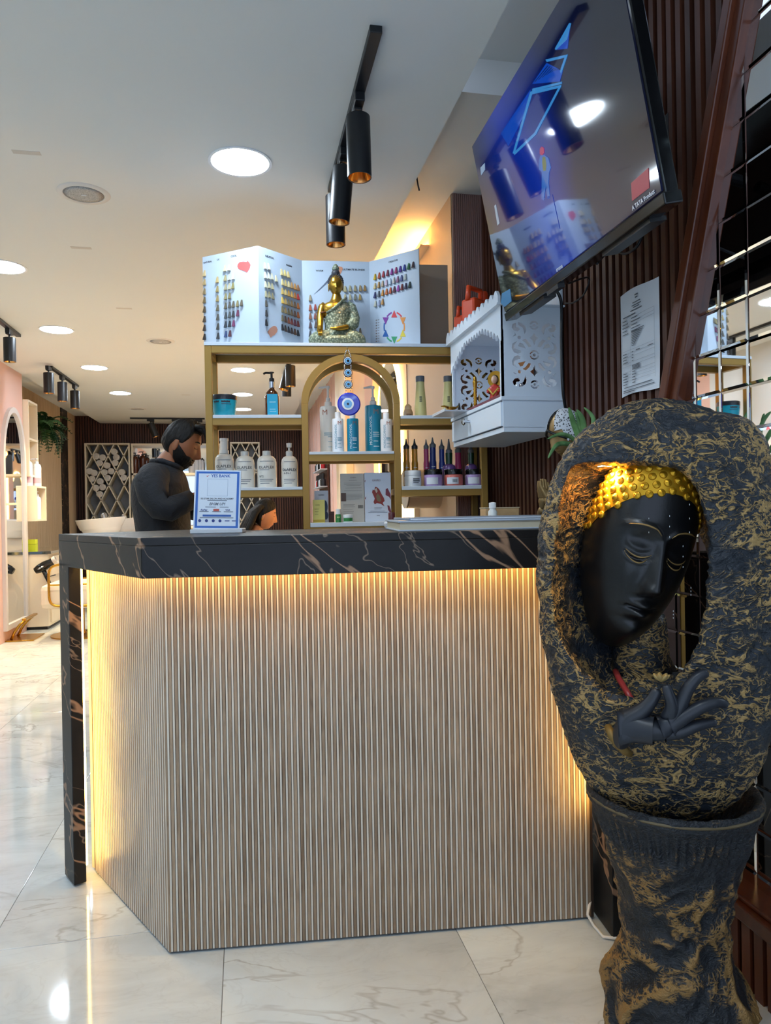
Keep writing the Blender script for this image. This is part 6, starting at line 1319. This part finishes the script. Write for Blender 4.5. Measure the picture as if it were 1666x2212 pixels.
for i, (px, hh, r_) in enumerate(((414, .38, .045), (424, .33, .032), (432, .26, .024), (438, .24, .02))):
    p = atY(px, 1020, YR+.08); t = pbottle((p.x, p.y, zs1), r_, hh, paint('#c9cdd2', .3), None, ('tallest', 'second tallest', 'third', 'smallest')[i]+' white bottle with black cap right of the man', gn, name='white_bottle'); MB().lathe([(r_*.5, hh*.82), (r_*.5, hh*.95), (0, hh*.96)], 14).build('cap', M_black, t, smooth=True)
p = atY(300, 1078, YR+.1); t = thing('conditioner_bottle', 'white conical conditioner bottle with blue label behind the man', 'bottle', (p.x, p.y, zs2)); MB().lathe([(0, 0), (.082, 0), (.085, .02), (.08, .2), (.03, .36), (.02, .40), (0, .42)], 20).build('body', paint('#d9dde2', .3), t, smooth=True); label_band(t, .084, .08, .2, -.3, .45, paint('#2f6fae', .4))
p = atY(318, 1080, YR+.14); pbottle((p.x, p.y, zs2), .06, .36, mat('teal_glass', '#4f7a7c', .2), paint('#b98a4a', .3), 'pale teal pump bottle behind the conditioner bottle', gn)
for i, px in enumerate((297, 313)): p = atY(px, 1140, YR+.06+.08*i); pbottle((p.x, p.y, zs3), .07-.01*i, .40-.03*i, paint('#d4d3d8', .3), M_black, ('left' if i == 0 else 'right')+' white and pink pump bottle above the basins', gn, band=paint('#c9a0c0', .4))
# ---- wash basins
def basin(px, py, Y, w_, label):
    p = atY(px, py, Y); t = thing('wash_basin', label, 'basin', (p.x, Y, 0)); zt = p.z; mb = MB()
    def f(i, j):
        a = 2*PI*i; k = j; rx, ry = w_/2, w_*.42
        if k < .5: s = .55+.45*(k/.5)**.6; z = zt-.20+.20*(k/.5); 
        elif k < .56: s = 1; z = zt
        else: q = (k-.56)/.44; s = .93*(1-q)**.5; z = zt-.17*q**.6
        return (rx*s*math.cos(a), ry*s*math.sin(a), z+.02*math.cos(a)*(1 if k > .2 else 0))
    mb.grid(f, 48, 40, True).build('bowl', paint('#e6e2dc', .12), t, smooth='all'); MB().bx(-.12, .12, -.1, .16, 0, zt-.15).build('pedestal', paint('#cfc7ba', .4), t, bevel=.02)
    MB().tube([(0, .2, zt-.02), (0, .2, zt+.05), (0, .1, zt+.05)], .012, 8).build('tap', M_chrome, t, smooth='all')
basin(218, 1120, 8.9, .56, 'nearer white wash basin behind the counter left end'); basin(262, 1121, 9.7, .52, 'farther white wash basin right of the nearer basin')
a = atY(300, 1140, 9.2)
wt = thing('wash_bench', 'cream wash station bench beside the basins', 'bench', (a.x+.45, 9.3, 0)); MB().bx(-.3, .5, -.3, .3, 0, .86).build('base', M_cream, wt, bevel=.02); MB().bx(-.32, .52, -.32, .32, .86, .90).build('cushion', paint('#cfc4b2', .5), wt, bevel=.02)
# ================================================================== left station
YN = 7.57
am_ = thing('arch_mirror', 'tall arched mirror with pale frame on the pink wall', 'mirror', (XLP, 6.88, 0)); y1 = YN-6.88-.01; r_ = y1/2; zs_ = 2.12-r_*1.5
def archo(ins): return [(ins, .10+ins), (y1-ins, .10+ins)]+[(r_+(r_-ins)*math.cos(a), zs_+(r_*1.5-ins)*math.sin(a)) for a in np.linspace(0, PI, 25)]
MB().ring(archo(0), archo(.05), .0, .03, 'x').build('frame', paint('#cfc8c4', .3), am_); MB().prism(archo(.05), .002, .012, 'x').build('glass', M_mirror, am_)
cab = thing('vanity_cabinet', 'cream vanity cabinet with dark glass top at the left station', 'cabinet', (-2.46, YN, 0)); CWd = -1.885+2.46; CL = 1.0
MB().bx(0.05, CWd, .0, CL, .03, .74).build('carcass', M_cream, cab, bevel=.004); MB().bx(.05, CWd-.02, .02, CL, 0, .03).build('toe_kick', M_black, cab)
MB().bx(0.05, CWd+.03, -.01, CL+.02, .74, .765).build('glass_top', mat('dark_glass', '#24302f', .05, coat=1), cab)
for i, (z0, z1) in enumerate(((.52, .71), (.06, .40))):
    d = MB().bx(CWd, CWd+.018, .05, .5, z0, z1).build('drawer', paint('#e2d2b6', .35), cab, bevel=.003); MB().tube([(CWd+.02, .24, (z0+z1)/2), (CWd+.035, .26, (z0+z1)/2), (CWd+.035, .32, (z0+z1)/2), (CWd+.02, .34, (z0+z1)/2)], .005, 8).build('handle', M_chrome, d, smooth='all')
def dryer(loc, rz, tilt, lab):
    t = thing('hair_dryer', lab, 'hair dryer', loc, rz, None); R = Matrix.Rotation(tilt, 3, 'Y')
    MB().lathe([(.03, -.10), (.042, -.06), (.045, .0), (.036, .06), (.033, .10)], 20, (0, 0, 0), R @ Matrix.Rotation(PI/2, 3, 'Y')).build('barrel', M_blackgloss, t, smooth=True); MB().lathe([(.036, .085), (.040, .09), (.040, .12), (.034, .12), (.034, .1)], 20, (0, 0, 0), R @ Matrix.Rotation(PI/2, 3, 'Y'), caps=False).build('nozzle', paint('#c9c2bc', .3), t, smooth=True)
    h = R @ Vector((-.05, 0, -.19)); MB().tube([R @ Vector((-.03, 0, -.02)), R @ Vector((-.04, 0, -.1)), h], [.022, .02, .016], 12).build('grip', M_blackgloss, t, smooth='all')
    MB().tube([h, h+Vector((.05, -.01, -.10)), h+Vector((.03, -.01, -.02)), h+Vector((-.03, -.01, .08)), h+Vector((.05, -.01, .1))], .006, 8).build('cord', M_black, t, smooth='all')
    MB().lathe([(.05, -.006), (.055, 0), (.05, .006)], 20, R @ Vector((-.03, 0, 0)), R, caps=False).build('holder_ring', M_chrome, t, smooth=True)
p = atY(97, 1222, YN-.08); dryer((p.x, p.y, p.z), 0, -.5, 'black hair dryer hung on the cream vanity cabinet front')
p = atY(70, 1192, YN+.12); t = thing('yellow_box', 'bright yellow carton on the vanity glass top', 'box', (p.x, YN+.12, .765)); MB().bx(-.04, .04, -.04, .04, 0, .115).build('carton', paint('#c2cc2a', .45), t); MB().bx(-.041, .041, -.041, .041, .068, .072).build('lid_edge', paint('#9aa320', .45), t)
# wall cubby with bottles
cb_ = thing('wall_cubby', 'open cream box shelf beside the arched mirror', 'shelf', (-2.40, 7.6, 1.06)); cw_, cd_, ch_ = -1.985+2.40, .36, .35
for q in ((0, cw_, 0, cd_, 0, .02), (0, cw_, 0, cd_, ch_-.02, ch_), (0, cw_, 0, .02, .02, ch_-.02), (0, cw_, cd_-.02, cd_, .02, ch_-.02)): MB().bx(*q).build('board', M_cream, cb_, bevel=.002)
MB().bx(0, .01, .02, cd_-.02, .02, ch_-.02).build('back_board', M_cream, cb_)
cub2 = thing('wall_shelf', 'tall narrow cream shelf frame behind the arched mirror', 'shelf', (-2.40, 7.58, 1.5))
for q in ((0, .36, 0, .02, 0, .75), (0, .36, .3, .32, 0, .75), (0, .36, .02, .3, 0, .02), (0, .36, .02, .3, .36, .38), (0, .36, .02, .3, .73, .75)): MB().bx(*q).build('board', M_cream, cub2)
pbottle((-2.03, 7.78, 1.08), .038, .28, paint('#dfe0e4', .3), paint('#e6e6ea', .3), 'white pump bottle inside the cream box shelf', 'station pump bottles'); pbottle((-2.075, 7.66, 1.41), .042, .30, paint('#d9dae2', .3), M_black, 'white pump bottle with black pump on top of the box shelf', 'station pump bottles', band=paint('#c7a6b6', .4)); pbottle((-2.03, 7.80, 1.41), .040, .28, paint('#dcdde2', .3), paint('#e6e6ea', .3), 'white and pink pump bottle behind the black-pumped one', 'station pump bottles', band=paint('#cf9fb2', .4))
rg = atX(2, 1083, -2.0); t = MB().lathe([(.075+.022*math.cos(a), .022*math.sin(a)) for a in np.linspace(0, 2*PI, 13)], 32, (0, 0, 0), Matrix.Rotation(PI/2, 3, 'Y'), caps=False).build('cream_ring', paint('#d9c3a0', .4), None, smooth='all'); t.location = (XLP+.04, rg.y, rg.z); tag(t, 'round cream ring fixed to the pink wall at left edge', 'ring')
# footrest and chair
p = atz(45, 1384, 0)
fr = thing('gold_footrest', 'gold curved footrest under the arched mirror', 'footrest', (p.x-.02, p.y, 0))
MB().bx(-.10, .14, -.05, .32, 0, .012).build('base_plate', M_brass, fr, bevel=.003)
for yy_ in (0, .2): MB().tube([(-.06, yy_, .012), (-.03, yy_, .08), (.01, yy_+.02, .14), (.06, yy_+.05, .185)], .012, 10).build('leg', M_brass, fr, smooth='all')
MB().bx(.04, .075, -.03, .34, .18, .20).build('foot_bar', M_brass, fr, bevel=.004)
cp = atz(118, 1378, 0); sc2 = thing('salon_chair', 'cream salon chair with gold loop arms by the vanity cabinet', 'chair', (-1.50, cp.y+.10, 0), -PI/2)
MB().lathe([(.26, 0), (.26, .012), (.05, .022), (.035, .05), (.035, .3)], 36).build('base', M_brass, sc2, smooth=True); M_leather = paint('#dcd0bb', .42)
MB().bx(-.30, .30, -.28, .28, .28, .50).build('seat', M_leather, sc2, bevel=.05); MB().bx(-.28, .28, .24, .36, .42, .88).build('backrest', M_leather, sc2, bevel=.04)
for sx in (-1, 1):
    Pp = [(sx*.33, .5*(-.19+.28)+.235*(abs(math.cos(a))**.35*(1 if math.cos(a) > 0 else -1)), .495+.185*(abs(math.sin(a))**.35*(1 if math.sin(a) > 0 else -1))) for a in np.linspace(0, 2*PI, 40, endpoint=False)+.01]; MB().tube(Pp, .011, 10, True).build('arm_loop', M_brass, sc2, smooth='all'); MB().tube([(sx*.33, -.18, .50), (sx*.33, .27, .50)], .008, 8).build('arm_rail', M_brass, sc2)
# hanging fern
p = atX(102, 925, XL+.22); fe = thing('hanging_fern', 'bushy green fern hanging on the pale fluted wall', 'plant', (p.x, p.y, p.z)); MB().lathe([(0, -.1), (.08, -.1), (.10, .02), (.09, .02), (0, .0)], 18, (-.08, 0, -.03)).build('pot', paint('#3a2d24', .7), fe, smooth=True)
M_fern = mat('fern_green', '#20421f', .5); _n = NT(M_fern); _n.base(_n.ramp(_n.n('ShaderNodeObjectInfo').outputs['Random'], [(0, '#16301a'), (1, '#35592a')])); frd = []
for v_ in range(3):
    mb = MB(); n = 12; ln = .30+.05*v_; P = [Vector((ln*.75*(i/n), 0, .10*math.sin(PI*.6*i/n)-.22*(i/n)**2)) for i in range(n+1)]; mb.tube(P, .003, 4)
    for i in range(1, n+1):
        for sy in (-1, 1):
            l_ = .075*math.sin(PI*(.12+.85*i/(n+1))); d_ = Vector((.35, sy, -.15)).normalized()*l_; s_ = Vector((.016, 0, .004)); mb.add([P[i], P[i]+d_*.5+s_, P[i]+d_, P[i]+d_*.5-s_], [(0, 1, 2, 3)])
    frd.append(mb)
fo_ = [None]*3
for i in range(54):
    v_ = i % 3; az_ = random.uniform(-2.3, 2.3); rot = (random.uniform(-.3, .3), random.uniform(-.7, .75), az_); lc = (-.04+random.uniform(-.04, .04), random.uniform(-.07, .07), random.uniform(-.06, .06))
    if fo_[v_] is None: fo_[v_] = frd[v_].build('frond', M_fern, fe, fix=False); fo_[v_].location = lc; fo_[v_].rotation_euler = rot
    else: inst(fo_[v_], fe, lc, rot)
# ================================================================== right side stations beyond the shelf
lm_ = thing('led_arch_mirror', 'arched mirror edged with a glowing warm strip on the right wall', 'mirror', (XP, 4.42, 0)); y1 = .74; r_ = y1/2; zs_ = 2.15-r_
def archq(ins): return [(ins, .80+ins), (y1-ins, .80+ins)]+[(r_+(r_-ins)*math.cos(a), zs_+(r_-ins)*math.sin(a)) for a in np.linspace(0, PI, 25)]
MB().prism(archq(.03), -.02, -.008, 'x').build('glass', M_mirror, lm_); MB().ring(archq(0), archq(.03), -.022, -.002, 'x').build('led_border', mat('mirror_led', '#ffffff', .5, emit=7, ecol='#ffc468'), lm_)
cc = thing('cream_drum', 'cream horizontal drum fixed to the wall under the lower right shelf', 'wall fitting', (XP, 3.62, 1.215))
MB().lathe([(.10, 0), (.10, -.17)], 36, (0, 0, 0), Matrix.Rotation(PI/2, 3, 'Y')).build('barrel', paint('#c8b69c', .45), cc, smooth=True); MB().lathe([(0, 0), (.088, 0), (.1, .004), (.1, .008)], 36, (-.171, 0, 0), Matrix.Rotation(-PI/2, 3, 'Y')).build('end_cap', paint('#d8d2c6', .4), cc, smooth=True)
lb_ = thing('light_box', 'glowing frosted light panel on the right wall below cream drum', 'light panel', (XP, 4.03, .72)); MB().bx(-.03, 0, 0, .28, 0, .42).build('frame', M_cream, lb_); MB().bx(-.034, -.03, .01, .27, .01, .41).build('diffuser', mat('warm_panel', '#ffffff', .5, emit=2.6, ecol='#ffe0a8'), lb_)
gl = thing('grain_jar', 'tall glass jar with beige contents seen under the right shelf', 'jar', (.70, 3.72, .86)); MB().lathe([(0, 0), (.028, 0), (.028, .24), (.024, .25)], 18).build('contents', mk_wood('grain', '#b3ac7c', '#d8d2a8', (200, 200, 200)), gl, smooth=True); MB().lathe([(.03, .25), (.03, .27), (0, .27)], 18).build('lid', paint('#cfd3c9', .3), gl, smooth=True)
sd = MB().bx(-.12, .12, -.10, .10, .83, .858).bx(-.10, .10, -.08, .08, 0, .83).build('side_cabinet', M_cream, None); sd.location = (.76, 3.72, 0); tag(sd, 'slim cream side cabinet carrying the grain jar', 'cabinet')
# polish rack far right wall
rk = thing('polish_rack', 'dark wall rack with rows of little bottles seen through the arch', 'rack', (XP-.014, 8.3, 1.0))
MB().bx(-.02, 0, 0, .9, -.1, .75).build('back_board', M_slat, rk)
for z_ in (0, .2, .4, .6): MB().bx(-.10, -.02, 0, .9, z_-.012, z_).build('ledge', paint('#b9bcc2', .4), rk)
pc = ['#1b1c20', '#c9ccd2', '#2d2f36', '#b3252c', '#8d9098', '#141518', '#d8d9dc']
for j, z_ in enumerate((0, .2, .4, .6)):
    for i in range(7):
        t = thing('polish_bottle', 'tiny bottle on the dark wall rack seen through the arch', 'bottle', (XP-.074, 8.36+i*.12, 1.0+z_), 0, 'little bottles on the wall rack'); MB().lathe([(0, 0), (.026, 0), (.026, .075), (.012, .09)], 10).build('body', paint(pc[(i*3+j) % 7], .2), t, smooth=True); MB().lathe([(.014, .09), (.012, .15), (0, .152)], 10).build('cap', M_black, t, smooth=True)
rs = MB().bx(-.25, 0, 0, .35, 0, .03).build('red_sign_shelf', M_cream, None); rs.location = (XP-.07, 7.0, 1.62); tag(rs, 'small cream bracket shelf on the cream pilaster', 'shelf')
# black spot seen at the right of the arch
track((.84, 4.5), (.84, 3.75), 'black track spot seen through the upper right shelf', [(.35, .12, PI/2, .045, .19)], 'right', True, .6) if False else None
for o in bpy.data.objects:                      # fine printing too small to pick apart
    if o.parent and o.name.split('.')[0] in ('small_print', 'barcode', 'printed_text', 'table_rules'): o['kind'] = 'stuff'
